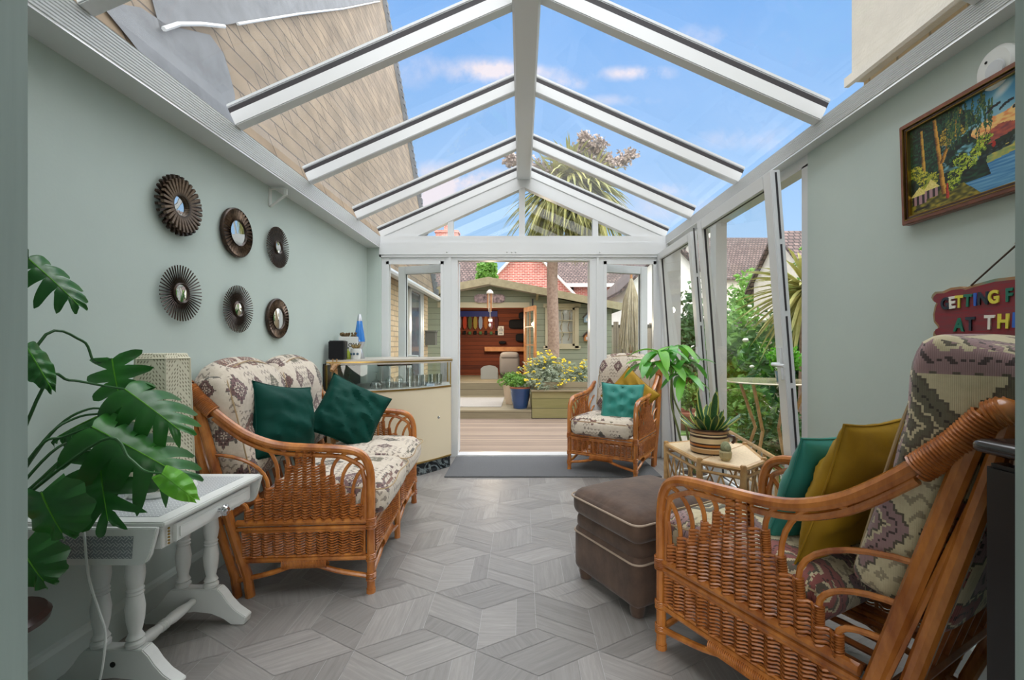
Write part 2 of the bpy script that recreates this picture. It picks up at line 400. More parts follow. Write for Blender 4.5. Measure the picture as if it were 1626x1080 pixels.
def scatter_cushion(name, label, mat, loc, rot, w=.42, h=.42, t=.16, seed=0, wr=.014, tuft=None, group=None):
    r = thing(name, label, 'cushion', loc, 0, group); r.rotation_euler = rot
    mb = MB(); mb.add(*pillow(w, h, t, seed, wr, tuft=tuft)); o = mb.build('cover', mat, r)
    bm = bmesh.new(); bm.from_mesh(o.data); bmesh.ops.remove_doubles(bm, verts=bm.verts[:], dist=.0006); bmesh.ops.recalc_face_normals(bm, faces=bm.faces[:]); bm.to_mesh(o.data); bm.free()
    pts = []
    n = 14
    for k in range(4*n):
        s, q = divmod(k, n); q = -1+2*q/n
        u, v = [(q, -1), (1, q), (-q, 1), (-1, -q)][s]
        pts.append((u*w/2*(1-.09*(1-abs(v)**2)*abs(u)**3), 0, v*h/2*(1-.09*(1-abs(u)**2)*abs(v)**3)))
    MB().tube(pts, .0035, 5, closed=True).build('seam', mat, r)
    if tuft:
        b = MB()
        for (a, c) in tuft: b.ball((a*w/2, -t*.5*.30, c*h/2), .009, 8)
        b.build('tuft_button', mat, r)
    return r
# ================================================================ THE ROOM
XL, XR, YE, RX = -1.58, 1.54, 4.70, .025          # left wall, right wall, end frame, ridge
# floor of trapezoid planks on a light base
def floor():
    struct('floor', MB().box(-1.75, 1.7, -.4, 4.84, -.12, -.0015), 'grout', 'grey wood-look floor laid in a geometric hexagon pattern', 'floor')
    a = .265; s3 = math.sqrt(3); cols = []
    bm = bmesh.new(); ul = bm.loops.layers.uv.new('UVMap'); cl = bm.loops.layers.float_color.new('tint')
    rnd = random.Random(3)
    def piece(O, e1, e2, f0, f1):
        g = .0011
        L1 = e1.length; d1, d2 = e1.normalized(), e2.normalized(); L2 = e2.length
        ps = [O+e2*f0+d1*g+d2*g, O+e1+e2*f0-d1*g+d2*g, O+e1+e2*f1-d1*g-d2*g, O+e2*f1+d1*g-d2*g]
        vs = [bm.verts.new((p.x, p.y, 0)) for p in ps]; f = bm.faces.new(vs)
        tt = rnd.random(); ox, oy = rnd.random()*50, rnd.random()*50; rot = rnd.random() < .25
        for lp, p in zip(f.loops, ps):
            q = p-O; u = q.dot(d1); v = q.dot(Vector((-d1.y, d1.x, 0)))
            if rot: u, v = v, u
            lp[ul].uv = (u+ox, v+oy); lp[cl] = (tt, rnd.random(), 0, 1)
    for j in range(-3, 16):
        for i in range(-10, 11):
            c = Vector((.06+i*s3*a+(j % 2)*s3*a/2, .25+j*1.5*a, 0))
            if abs(c.x) > 2.1 or c.y > 5.2: continue
            v = [c+Vector((math.cos(math.radians(90+60*k)), math.sin(math.radians(90+60*k)), 0))*a for k in range(6)]
            for k in (0, 2, 4):
                O = c; e1 = v[k+1]-v[k]; O = v[k]; e2 = c-v[k]+Vector((0, 0, 0))
                # rhombus v[k], v[k+1], v[k+2], c
                e1 = v[(k+1) % 6]-v[k]; e2 = c-v[k]
                e1, e2 = (c-v[k]), (v[(k+1) % 6]-v[k])
                piece(v[k], e1, e2, 0, .36); piece(v[k], e1, e2, .36, 1)
    for (co, no) in (((XL-.04, 0, 0), (-1, 0, 0)), ((XR+.04, 0, 0), (1, 0, 0)), ((0, YE, 0), (0, 1, 0)), ((0, -.3, 0), (0, -1, 0))):
        bmesh.ops.bisect_plane(bm, geom=bm.verts[:]+bm.edges[:]+bm.faces[:], plane_co=co, plane_no=no, clear_outer=True)
    bmesh.ops.recalc_face_normals(bm, faces=bm.faces[:])
    for f in bm.faces:
        if f.normal.z < 0: f.normal_flip()
    me = bpy.data.meshes.new('floor'); bm.to_mesh(me); bm.free(); me.materials.append(MATS['plank'])
    o = bpy.data.objects.new('floor_planks', me); COL.objects.link(o); o['kind'] = 'structure'; o['label'] = 'grey wood-grain planks in trapezoid shapes covering the floor'; o['category'] = 'floor'
M('grout', 'a9a7a6', .7)
m, t, b, out = nmat('plank')
at_ = t.add('ShaderNodeAttribute', attribute_name='tint'); s = t.add('ShaderNodeSeparateColor'); t.l.new(at_.outputs[0], s.inputs[0])
tc = t.add('ShaderNodeTexCoord'); mp = t.add('ShaderNodeMapping'); t.l.new(tc.outputs['UV'], mp.inputs[0]); mp.inputs['Scale'].default_value = (4.5, 60, 1)
n = t.add('ShaderNodeTexNoise', i_Scale=1.0, i_Detail=6.0, i_Roughness=.7, i_Distortion=.5); t.l.new(mp.outputs[0], n.inputs['Vector'])
f = t.math('ADD', t.math('MULTIPLY', s.outputs[0], .26), t.math('MULTIPLY', t.math('SUBTRACT', n.outputs[0], .06), .72), clamp=True)
t.l.new(t.ramp(f, [(.0, lin('62605d')), (.5, lin('8b8884')), (1, lin('b5b1ac'))]), b.inputs['Base Color'])
b.inputs['Roughness'].default_value = .36; b.inputs['Specular IOR Level'].default_value = .45
bp = t.add('ShaderNodeBump', i_Strength=.12, i_Distance=.004); t.l.new(n.outputs[0], bp.inputs['Height']); t.l.new(bp.outputs[0], b.inputs['Normal'])
floor()
# walls
struct('wall_left', MB().box(-1.72, XL, .5, 4.64, 0, 2.16), 'wall_paint', 'long sage green painted wall on the left with mirrors', 'wall')
struct('wall_right', MB().box(XR, XR+.16, .5, 2.44, 0, 2.22), 'wall_paint', 'sage green painted wall on the right carrying the painting', 'wall')
struct('wall_end', MB().box(-1.72, -1.437, 4.64, 4.80, 0, 2.16), 'wall_paint', 'narrow green pilaster beside the end frame', 'wall')
J = .8165
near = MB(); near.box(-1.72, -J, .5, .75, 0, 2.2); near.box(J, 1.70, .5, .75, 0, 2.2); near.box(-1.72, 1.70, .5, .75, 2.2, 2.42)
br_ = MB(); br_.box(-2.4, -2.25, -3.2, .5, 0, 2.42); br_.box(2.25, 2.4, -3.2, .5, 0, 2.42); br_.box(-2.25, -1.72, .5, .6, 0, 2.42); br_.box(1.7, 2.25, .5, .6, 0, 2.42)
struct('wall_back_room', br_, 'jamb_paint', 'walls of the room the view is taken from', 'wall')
struct('ceiling_back_room', MB().box(-2.4, 2.4, -3.2, .75, 2.42, 2.5), 'white_paint', 'ceiling of the room the view is taken from', 'ceiling')
struct('floor_back_room', MB().box(-2.4, 2.4, -3.2, -.3, -.12, 0), 'dark_wood', 'floor of the room the view is taken from', 'floor')
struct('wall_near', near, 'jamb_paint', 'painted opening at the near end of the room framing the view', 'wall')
sk = MB(); sk.prism([(XL, 0), (XL+.018, 0), (XL+.018, .115), (XL+.010, .13), (XL, .14)], .75, 4.64, 'y')
struct('baseboard_left', sk, 'skirting', 'pale grey-green skirting board along the left wall', 'baseboard')
sk = MB(); sk.prism([(XR, 0), (XR-.018, 0), (XR-.018, .115), (XR-.010, .13), (XR, .14)], .75, 2.44, 'y')
struct('baseboard_right', sk, 'skirting', 'pale skirting board along the right wall', 'baseboard')
# ribbed eaves boards
def eaves(side, x_wall, x_in, zlip, ztop, name, lab):
    s = 1 if side == 'right' else -1
    poly = [(x_wall+s*.12, zlip+.0), (x_in, zlip)]
    n = 9; x1 = x_in-(-s)*0; xt = x_in-s*.02
    for k in range(n):
        z0 = zlip+.012+(ztop-zlip-.012)*k/n; z1 = zlip+.012+(ztop-zlip-.012)*(k+1)/n
        xx = x_in-s*.02*k/n*0
        poly += [(x_in+s*.004, z0), (x_in, z0+.002), (x_in, z1-.004), (x_in+s*.004, z1-.003)]
    poly += [(x_in, ztop), (x_wall+s*.12, ztop)]
    mb = MB(); mb.prism(poly, .75, 4.74, 'y')
    struct(name, mb, 'upvc', lab, 'trim')
eaves('left', XL, -1.445, 2.145, 2.262, 'trim_1', 'ribbed white eaves board above the left wall')
eaves('right', XR, 1.475, 2.18, 2.268, 'trim_2', 'ribbed white eaves board above the right wall')
# roof: ridge, rafters, glass
ZR, ZE_ = 2.895, 2.255
def slope(side):
    xe = -1.44 if side < 0 else 1.475
    return Vector((xe, 0, ZE_)), Vector((RX, 0, ZR+.005))
rb = MB(); rb.prism([(RX-.06, 2.85), (RX-.072, 2.862), (RX-.072, 2.98), (RX, 3.02), (RX+.072, 2.98), (RX+.072, 2.862), (RX+.06, 2.85)], .75, 4.72, 'y')
struct('ceiling_ridge', rb, 'upvc', 'white ridge beam running down the middle of the glass roof', 'roof beam')
for side, ys, nm in ((-1, [1.50, 2.31, 3.10, 4.0], 'left'), (1, [1.45, 2.26, 3.11, 3.97], 'right')):
    e, r_ = slope(side); d = (r_-e).normalized(); up = Vector((-d.z, 0, d.x)) if d.x > 0 else Vector((d.z, 0, -d.x))
    for i, y in enumerate(ys+[4.68]):
        p, q = Vector((e.x, y, e.z)), Vector((r_.x, y, r_.z))
        rt = thing('ceiling_rafter', '', 'rafter'); rt['kind'] = 'structure'
        words = ['nearest the camera', 'second from the camera', 'third from the camera', 'fourth from the camera', 'against the end gable'][i]
        rt['label'] = 'white sloping roof bar on the %s slope, %s' % (nm, words)
        MB().bar(p+up*.035, q+up*.035, .062, .07, up).build('bar', 'upvc', rt, smooth=False, bevel=.004)
        MB().bar(p+up*.080, q+up*.080, .056, .026, up).build('gasket', 'gasket', rt, smooth=False)
        MB().bar(p+up*.104, q+up*.104, .07, .020, up).build('cap', 'upvc_grey', rt, smooth=False, bevel=.004)
    g = MB(); yy_ = [.78]+ys+[4.70]
    for y0, y1 in zip(yy_, yy_[1:]):
        o = MB().quad(e+up*.088+Vector((0, y0+.02, 0)), r_+up*.088+Vector((0, y0+.02, 0)), r_+up*.088+Vector((0, y1-.02, 0)), e+up*.088+Vector((0, y1-.02, 0))).build('ceiling_glass', 'roofglass', smooth=False)
        o['kind'] = 'structure'; o['label'] = 'clear roof glass on the %s slope about %.1f metres away' % (nm, (y0+y1)/2); o['category'] = 'roof glass'
# end gable
gb = MB(); Y0, Y1 = 4.66, 4.74
zb = 2.267; 
gb.box(-1.455, 1.50, Y0-.02, Y1, 2.05, zb)                       # transom beam
gb.box(-1.455, 1.50, Y0-.03, Y0-.02, 2.075, 2.20)
# raking members with the outer line at the rafters
outL, outR, apex = (-1.44, 2.262), (1.475, 2.262), (RX, 2.905)
inL, inR, inA = (-1.077, zb), (1.142, zb), (RX, 2.772)
gb.prism([outL, inL, inA, apex], Y0, Y1, 'y'); gb.prism([inR, outR, apex, inA], Y0, Y1, 'y')
def zin(x): return zb+(x-inL[0])/(inA[0]-inL[0])*(inA[1]-zb) if x < RX else zb+(inR[0]-x)/(inR[0]-inA[0])*(inA[1]-zb)
for x, wd in ((-.732, .056), (.006, .062), (.762, .056)): gb.box(x-wd/2, x+wd/2, Y0+.005, Y1-.005, zb-.01, zin(x)+.03)
struct('trim_3', gb, 'upvc', 'white gable frame with raking bars above the end doors', 'gable frame')
gg = MB(); gg.quad((inL[0], 4.70, zb), (inR[0], 4.70, zb), (inA[0], 4.70, inA[1]+.01)); 
o = gg.build('window_3', 'glass', smooth=False); o['kind'] = 'structure'; o['label'] = 'triangular gable glass above the end doors'; o['category'] = 'window'
cp = MB()
for x in (-.76, -.15, -.10, -.06, .80): cp.ball((x, Y0-.032, 2.10), .009, 8)
struct('trim_4', cp, 'upvc', 'small white screw caps on the end transom', 'trim')
# end frame posts and sidelights
ef = MB()
for x0, x1 in ((-1.455, -1.372), (-.818, -.655), (.702, .862), (1.368, 1.46)): ef.box(x0, x1, Y0, Y1+.02, 0, 2.05)
for x0, x1 in ((-1.372, -.818), (.862, 1.368)): ef.box(x0, x1, Y0, Y1+.02, 1.995, 2.05); ef.box(x0, x1, Y0, Y1+.02, 0, .09)
ef.box(-.655, .702, Y0, Y1+.02, 2.02, 2.05); ef.box(-.655, .702, Y0, Y1+.06, -.01, .02)
for x0, x1 in ((-1.39, -.80), (.845, 1.385)):      # beads
    for a in (x0, x1-.03): ef.box(a, a+.03, Y0-.008, Y0, .08, 2.01)
    ef.box(x0, x1, Y0-.008, Y0, 1.98, 2.01); ef.box(x0, x1, Y0-.008, Y0, .08, .11)
for x in (-.735, .782): ef.box(x-.012, x+.012, Y0-.014, Y0, .02, 2.05)
struct('door_frame', ef, 'upvc', 'white frame of the end doorway and its side panes', 'door frame')
for n_, (x0, x1, nm) in enumerate(((-1.372, -.818, 'left'), (.862, 1.368, 'right'))):
    o = MB().quad((x0, 4.71, .08), (x1, 4.71, .08), (x1, 4.71, 2.0), (x0, 4.71, 2.0)).build('window_%d' % (n_+4), 'glass', smooth=False)
    o['kind'] = 'structure'; o['label'] = 'tall fixed side pane %s of the open end doorway' % nm; o['category'] = 'window'
# door leaves
def leaf_door(n_, label, O, ax, width, height, depthdir, z0=.03, st=.085, th=.06, topdir=(0, 0, 1), handle=None):
    """frame of stiles and rails around a pane; ax along width, topdir up"""
    r = thing('door_%d' % n_, label, 'glazed door', (0, 0, 0)); r['kind'] = 'structure'
    O = Vector(O); a = Vector(ax).normalized(); u = Vector(topdir).normalized(); nn = Vector(depthdir).normalized()
    P = lambda s, h, d=0: O+a*s+u*h+nn*d
    f = MB()
    for s in (st/2, width-st/2): f.bar(P(s, 0), P(s, height), th, st, a) if False else f.bar(P(s, 0), P(s, height), st, th, nn)
    for h in (st/2, height-st/2): f.bar(P(st, h), P(width-st, h), st, th, nn)
    f.build('frame', 'upvc', r, smooth=False, bevel=.004)
    g = MB()
    i_ = st-.004; k = .010
    for (s0, h0, s1, h1) in ((i_, i_, i_, height-i_), (width-i_, i_, width-i_, height-i_), (i_, i_, width-i_, i_), (i_, height-i_, width-i_, height-i_)): g.bar(P(s0, h0), P(s1, h1), k, .016, nn)
    g.build('gasket', 'gasket', r, smooth=False)
    MB().quad(P(st, st), P(width-st, st), P(width-st, height-st), P(st, height-st)).build('glass', 'glass', r, smooth=False)
    if handle:
        s, h, d = handle; hb = MB(); hb.bar(P(s, h-.09, d*(th/2+.006)), P(s, h+.09, d*(th/2+.006)), .03, .012, nn)
        hb.tube([P(s, h, d*th/2), P(s, h, d*(th/2+.05)), P(s-.02, h, d*(th/2+.055)), P(s-.13, h-.004, d*(th/2+.055))], .010, 8); hb.build('handle', 'upvc', r)
    return r
leaf_door(1, 'white glazed door leaf folded back outside the left side pane', (-.66, 4.80, .03), (-.95, .30, 0), .72, 1.98, (.30, .95, 0), handle=(.67, 1.0, 1))
leaf_door(2, 'white glazed door leaf folded back outside the right side pane', (.71, 4.80, .03), (.95, .30, 0), .70, 1.98, (-.30, .95, 0), handle=(.65, 1.0, 1))
# right-hand tilted windows
lean = Vector((-.155, 0, 2.07))
leaf_door(3, 'tall white glazed leaf tilted inward, nearer of the two on the right side', (1.565, 2.52, .05), (0, 1, 0), 1.06, 2.08, (1, 0, .075), topdir=lean, st=.08, th=.055, handle=(.035, 1.0, -1))
leaf_door(4, 'tall white glazed leaf tilted inward, farther of the two on the right side', (1.565, 3.72, .05), (0, 1, 0), .92, 2.04, (1, 0, .075), topdir=lean, st=.07, th=.055, handle=(.035, 1.0, -1))
sf = MB()
for y0, y1 in ((2.44, 2.50), (3.60, 3.71), (4.64, 4.72)): sf.box(1.545, 1.63, y0, y1, 0, 2.13)
sf.box(1.545, 1.63, 2.44, 4.72, 2.12, 2.24); sf.box(1.545, 1.66, 2.44, 4.72, -.02, .05); sf.box(1.43, 1.55, 4.62, 4.70, 0, 2.1)
struct('window_frame', sf, 'upvc', 'white fixed frame around the two tilted leaves', 'window frame')
hw_ = MB()
for y in (2.517, 3.717):
    for k in range(5):
        z = .14+k*.40; x = 1.570-.155*z/2.07; hw_.bar((x+.0, y, z), (x-.155*.37/2.07, y, z+.37), .003, .010, (1, 0, 0))
struct('trim_5', hw_, 'gasket', 'metal locking strips on the edges of the tilted leaves', 'trim')
# small wall bracket under the left eaves
br = MB(); p = at(428, 300, 2.86); 
br.box(XL, XL+.006, 2.83, 2.86, 2.02, 2.135); br.bar((XL+.003, 2.845, 2.13), (XL+.10, 2.845, 2.13), .02, .008); br.bar((XL+.10, 2.845, 2.13), (XL+.10, 2.845, 2.09), .02, .008, (0, 1, 0)); br.bar((XL+.10, 2.845, 2.09), (XL+.006, 2.845, 2.02), .016, .008)
tag(br.build('wall_bracket', 'white_paint'), 'small white angled bracket fixed high on the left wall under the eaves', 'bracket')
# ================================================================ CANE FURNITURE
def weave(mb, P, rows, sp=.047, amp=.0095, r=.0044, seg=5):
    for k, (h, u0, u1) in enumerate(rows):
        n = max(2, round((u1-u0)/sp)*6); pts = []
        for i in range(n+1):
            u = u0+(u1-u0)*i/n
            pts.append(P(u, h+.002*math.sin(2*PI*u/sp)+random.uniform(-.0006, .0006), .004+amp*math.cos(2*PI*u/sp)))
        mb.tube(pts, r, seg, cap=False)
def apron(root, P, L, mats=('cane', 'cane_weave'), mid=True):
    """rails, woven panel and arched stretcher between two legs; P(u,h,n)"""
    rl = MB()
    rl.tube([P(0, .335, 0), P(L, .335, 0)], .016, 8); rl.tube([P(0, .308, .004), P(L, .308, .004)], .010, 8)
    rl.tube([P(0, .165, 0), P(L, .165, 0)], .013, 8)
    # inner ring round the panel
    rl.tube(smooth([P(.03, .19, .006), P(.03, .28, .006), P(.05, .295, .006), P(L/2, .295, .006), P(L-.05, .295, .006), P(L-.03, .28, .006), P(L-.03, .19, .006), P(L-.05, .182, .006), P(L/2, .182, .006), P(.05, .182, .006)], 3), .006, 6, closed=True)
    rl.build('seat_rail', mats[0], root)
    wv = MB(); sp = .047; n = int((L-.06)/sp); sp = (L-.06)/n
    for i in range(n+1): wv.tube([P(.03+i*sp, .17, 0), P(.03+i*sp, .30, 0)], .007, 6)
    Q = lambda u, h, k: P(.03+u, h, k)
    weave(wv, Q, [(.184+i*.0118, 0, L-.06) for i in range(10)], sp)
    wv.build('woven_apron', mats[1], root)
    st = MB(); a = smooth([P(0, .075, 0), P(L*.25, .105, 0), P(L*.42, .138, 0), P(L*.5, .143, 0), P(L*.58, .138, 0), P(L*.75, .105, 0), P(L, .075, 0)], 5)
    st.tube(a, .012, 8); st.coil([P(L*.33, .145, 0), P(L*.67, .145, 0)], .0205, .003, .0065)
    st.build('stretcher', mats[0], root)
def side_panel(root, x, sgn, sD, sH, W, name_extra=''):
    """arm side at local x; sgn is the outward direction"""
    P = lambda u, h, n=0: Vector((x+sgn*n, u*sD, h))
    def H(h): return h
    back = lambda h: (.60+.29*h/1.0)
    railp = [(0, .34), (0, .50), (.008, .575), (.035, .63), (.085, .657), (.16, .668), (.28, .675), (.42, .684), (.52, .704), (.62, .748), (.70, .805), (.78, .875*1), (.85, .945*1), (.90, 1.01)]
    railp = [(u, h if h < .7 else .7+(h-.7)*sH) for u, h in railp]
    ar = MB(); pts = smooth([P(u, h) for u, h in railp], 5); ar.tube(pts, .0195, 10)
    ins = smooth([P(u+(.030 if u < .02 else 0), h-(.034 if u > .02 else 0)) for u, h in [(.0, .34), (.0, .50), (.012, .555), (.05, .62), (.10, .648)]+railp[5:12]], 5)
    ar.tube(ins, .011, 8)
    ar.build('arm_rail', 'cane', root)
    top = railp[-1]
    wr = MB(); wr.coil([P(u, h-.008, 0) for u, h in railp[-3:]]+[P(top[0]+.03, top[1]+.01)], .031, .0035, .0078)
    wr.build('binding', 'cane_weave', root); MB().coil([P(0, .30), P(0, .35)], .023, .003, .0065).build('binding', 'cane_weave', root)
    MB().ball(P(top[0]+.02, top[1]+.002), .033, 10).build('end_cap', 'cane', root)
    lg = MB(); lg.tube([P(0, 0.012), P(0, .35)], .0185, 10); lg.tube([P(0, 0), P(0, .02)], .021, 10); lg.coil([P(0, .06), P(0, .095)], .0215, .0028, .006); lg.coil([P(0, .15), P(0, .185)], .0215, .0028, .006)
    lg.build('leg', 'cane', root)
    Ht = top[1]
    for o_, r_ in ((0, .021), (.062, .0195)):
        b = MB(); b.tube([P(.60+o_, .0), P(.615+o_, .10), P(back(.33)+o_, .33), P(back(Ht*.99)+o_*.7, Ht-.01)], r_, 10); b.build('back_post', 'cane', root)
    b = MB(); b.tube([P(.60+.033, .08), P(back(Ht)+.03, Ht-.04)], .008, 6); b.build('back_post', 'cane', root)
    # stakes and weave
    sp = .0475; K = 13; u0 = .045
    tops = [.415, .455, .505, .55, .60, .665, .668, .668, .60, .54, .50, .45, .40]
    ends = [(0, .53), (.002, .585), (.03, .628), (.085, .655), (.15, .665), None, None, None, (.50, .695), (.64, .735), (.79, .65), (.758, .54), (.728, .44)]
    ust = lambda k, h: u0+sp*k+(0 if h < .45 else 0)
    fan = lambda k, h: (u0+sp*k)+((h-.45)*(k-6)*(-.035) if h > .45 else 0)
    s_ = MB()
    for k in range(K):
        uu = u0+sp*k; tp = tops[k]; pts = [P(fan(k, h), h) for h in [.33+(tp-.33)*i/6 for i in range(7)]]
        if ends[k]:
            eu, eh = ends[k]; eh = eh if eh < .7 else .7+(eh-.7)*sH; us = fan(k, tp)
            for i in range(1, 9):
                a = PI/2*i/8; pts.append(P(us+(eu-us)*(1-math.cos(a)), tp+(eh-tp)*math.sin(a)))
        s_.tube(pts, .0085 if ends[k] else .007, 7)
    s_.build('stake', 'cane', root)
    wv = MB(); rows = []; h = .345; k = 0
    while h < .665:
        ok = [i for i in range(K) if tops[i] >= h]
        if len(ok) < 2: break
        lo, hi = min(ok), max(ok)
        # follow the fanned stakes: work in stake-index space
        n = (hi-lo)*6; pts = []
        for i in range(n+1):
            kk = lo+i/6; pts.append(P(fan(kk, h), h+.0022*math.sin(2*PI*kk)+random.uniform(-.0006, .0006), .004+.0105*math.cos(2*PI*kk)))
        wv.tube(pts, .0047, 6, cap=False); h += .0122; k += 1
    for i in range(K):
        if ends[i]: wv.coil([P(fan(i, max(.345, tops[i]-.075)), max(.345, tops[i]-.075)), P(fan(i, tops[i]), tops[i])], .0115, .003, .0068, 6)
    wv.build('woven_panel', 'cane_weave', root)
    apron(root, lambda u, h, n: P(u/sD, h, n), .665*sD)
def cane_seat(name, label, cat, loc, rz, W, sD, sH, ncush, cush_top=1.07, cth=.17, group=None, back=0, fabric='kilim'):
    root = thing(name, label, cat, loc, rz, group)
    side_panel(root, 0, -1, sD, sH, W); side_panel(root, W, 1, sD, sH, W)
    nb = ncush; seg = W/nb
    for i in range(nb): apron(root, (lambda i: lambda u, h, n: Vector((i*seg+u, -n, h)))(i), seg)
    for i in range(1, nb):
        lg = MB(); lg.tube([(i*seg, 0, 0), (i*seg, 0, .34)], .018, 8); lg.build('leg', 'cane', root)
    # back frame
    bf = MB(); Ht = 1.0 if sH == 1 else .7+.31*sH
    for z in (.34, .62, Ht-.02): y = (.62+.29*z+.03)*sD; bf.tube([(0, y, z), (W, y, z)], .018, 8)
    n = int(W/.07)
    for i in range(1, n): x = W*i/n; bf.tube([(x, (.62+.29*.34+.03)*sD, .34), (x, (.62+.29*(Ht-.02)+.03)*sD, Ht-.02)], .008, 6)
    bf.tube([(0, .62*sD, .165), (W, .62*sD, .165)], .013, 8)
    for i in range(8): bf.tube([(W*(i+.5)/8, .01, .325), (W*(i+.5)/8, .66*sD, .325)], .009, 6)
    bf.build('back_frame', 'cane_dark', root)
    # cushions
    cw = (W-.045)/nb; dp = .585*sD
    for i in range(nb):
        cx = .0225+cw*(i+.5)
        def fs(P, p): 
            P.z -= .014*max(0, -p[1])**4; return P
        mb = MB(Matrix.Translation((cx, dp/2-.045, .425))); mb.add(*rbox(cw-.006, dp+.03, .155, .06, 18, .022, fs)); o = mb.build('seat_cushion', fabric, root, uv=True)
        e = MB(); hw, hd = (cw-.03)/2, (dp)/2; z = .395
        e.tube(smooth([(cx-hw, dp/2-.045+hd, .46), (cx-hw-.008, dp/2-.045, .49), (cx-hw, dp/2-.055-hd, .47), (cx, dp/2-.070-hd, .475), (cx+hw, dp/2-.055-hd, .47), (cx+hw+.008, dp/2-.045, .49), (cx+hw, dp/2-.045+hd, .46)], 6), .0035, 5); e.build('piping', 'piping', o)
        zt = cush_top; hb = zt-.47; lean = math.atan(.29*sD); yb = (.62+.29*.5)*sD-.01+back
        def fb(P, p):
            P.z -= (.05 if ncush > 1 else .022 if cth < .2 else .0)*(abs(p[0])**3)*(1 if p[2] > 0 else 0)*max(0, p[2])**2          # rounded shoulders
            P.y += -.03*math.exp(-((p[2]-(.45 if cth < .2 else .8))/.32)**2)*(1 if p[1] < 0 else .2)+.022*math.exp(-((p[2]+.12)/.10)**2)*(1 if p[1] < 0 else 0)  # head roll and quilting line
            return P
        Mx = Matrix.Translation((cx, yb, .485)) @ Matrix.Rotation(-lean, 4, 'X') @ Matrix.Translation((0, -cth/2, hb/2))
        mb = MB(Mx); mb.add(*rbox(cw-.006, cth, hb, .07 if cth < .2 else .032, 20, .02 if cth < .2 else .012, fb)); o = mb.build('back_cushion', fabric, root, uv=True)
        e = MB(Mx); hw = (cw-.05)/2; hh = hb/2
        e.tube(smooth([(-hw, -cth/2+.005, -hh+.03), (-hw, -cth/2-.005, 0), (-hw+.0, -cth/2-.005, hh*.5), (-hw+.03, -cth/2+.005, hh-.075), (-hw*.5, -cth/2+.006, hh-.035), (0, -cth/2+.006, hh-.018), (hw*.5, -cth/2+.006, hh-.035), (hw-.03, -cth/2+.005, hh-.075), (hw, -cth/2-.005, hh*.5), (hw, -cth/2-.005, 0), (hw, -cth/2+.005, -hh+.03)], 6), .0035, 5); e.build('piping', 'piping', o)
    return root
sofa = cane_seat('cane_sofa', 'two-seat cane sofa with patterned cushions against the left wall', 'sofa', (-.70, 2.11, 0), math.atan2(.9976, -.07), 1.20, .90, .86, 2, 1.05, .16, back=.03)
NW = .62; wv_ = Vector((.877, .48, 0)); dv_ = Vector((.48, -.877, 0))
A_ = Vector((.53, 1.72, 0))
chair = cane_seat('cane_armchair', 'large cane armchair in the right foreground with black and maroon patterned cushions', 'armchair', A_+wv_*NW, math.atan2(-wv_.y, -wv_.x), NW, 1.0, 1.0, 1, 1.128, .21, back=.065, fabric='kilim_large')
chair2 = cane_seat('cane_armchair', 'cane armchair by the end doors with a buttoned teal cushion', 'armchair', (.44, 4.17, 0), math.atan2(-.53, .85), .62, .88, .86, 1, 1.03, .15)
M('throw_edge', '4a4038', .9, col2='b0a48a', vs=120)
# scatter cushions ------------------------------------------------------
def faceangle(v): return math.atan2(v[0], -v[1])        # local -Y looks along v
scatter_cushion('velvet_cushion', 'dark green velvet cushion leaning on the near arm of the sofa', 'velvet_green', at(452, 668, 2.40), (math.radians(-12), math.radians(10), math.radians(72)), .39, .39, .19, 1, .022, group='dark green velvet cushions on the sofa')
scatter_cushion('velvet_cushion', 'dark green velvet cushion standing on its corner at the far end of the sofa', 'velvet_green', at(556, 656, 2.98), (math.radians(-28), math.radians(27), math.radians(20)), .42, .42, .17, 5, .04, group='dark green velvet cushions on the sofa')
scatter_cushion('velvet_cushion', 'mustard cushion standing on its corner behind the buttoned teal one', 'velvet_gold', at(1001, 628, 4.24), (math.radians(-18), math.radians(42), math.radians(-20)), .39, .39, .12, 9, .02)
tf = [(a, b) for a in (-.5, 0, .5) for b in (-.5, 0, .5)]
tf = [(-.42, .55), (.42, .55), (0, .18), (-.55, -.05), (.5, -.1), (0, -.45), (-.45, -.6), (.45, -.6), (0, .8)]
scatter_cushion('tufted_cushion', 'buttoned teal velvet cushion on the armchair by the end doors', 'velvet_teal', at(988, 640, 4.08), (math.radians(-17), math.radians(2), math.radians(-12)), .38, .36, .13, 11, .006, tuft=tf)
scatter_cushion('velvet_cushion', 'teal velvet cushion leaning in the foreground armchair', 'velvet_teal', A_+wv_*.36+dv_*.40+Vector((0, 0, .675)), (math.radians(-20), math.radians(0), math.atan2(-wv_.y, -wv_.x)+math.radians(-6)), .44, .40, .14, 13, .012)
scatter_cushion('velvet_cushion', 'mustard velvet cushion behind the teal one in the foreground armchair', 'velvet_gold', A_+wv_*.29+dv_*.53+Vector((0, 0, .715)), (math.radians(-17), math.radians(0), math.atan2(-wv_.y, -wv_.x)), .45, .46, .14, 17, .022)
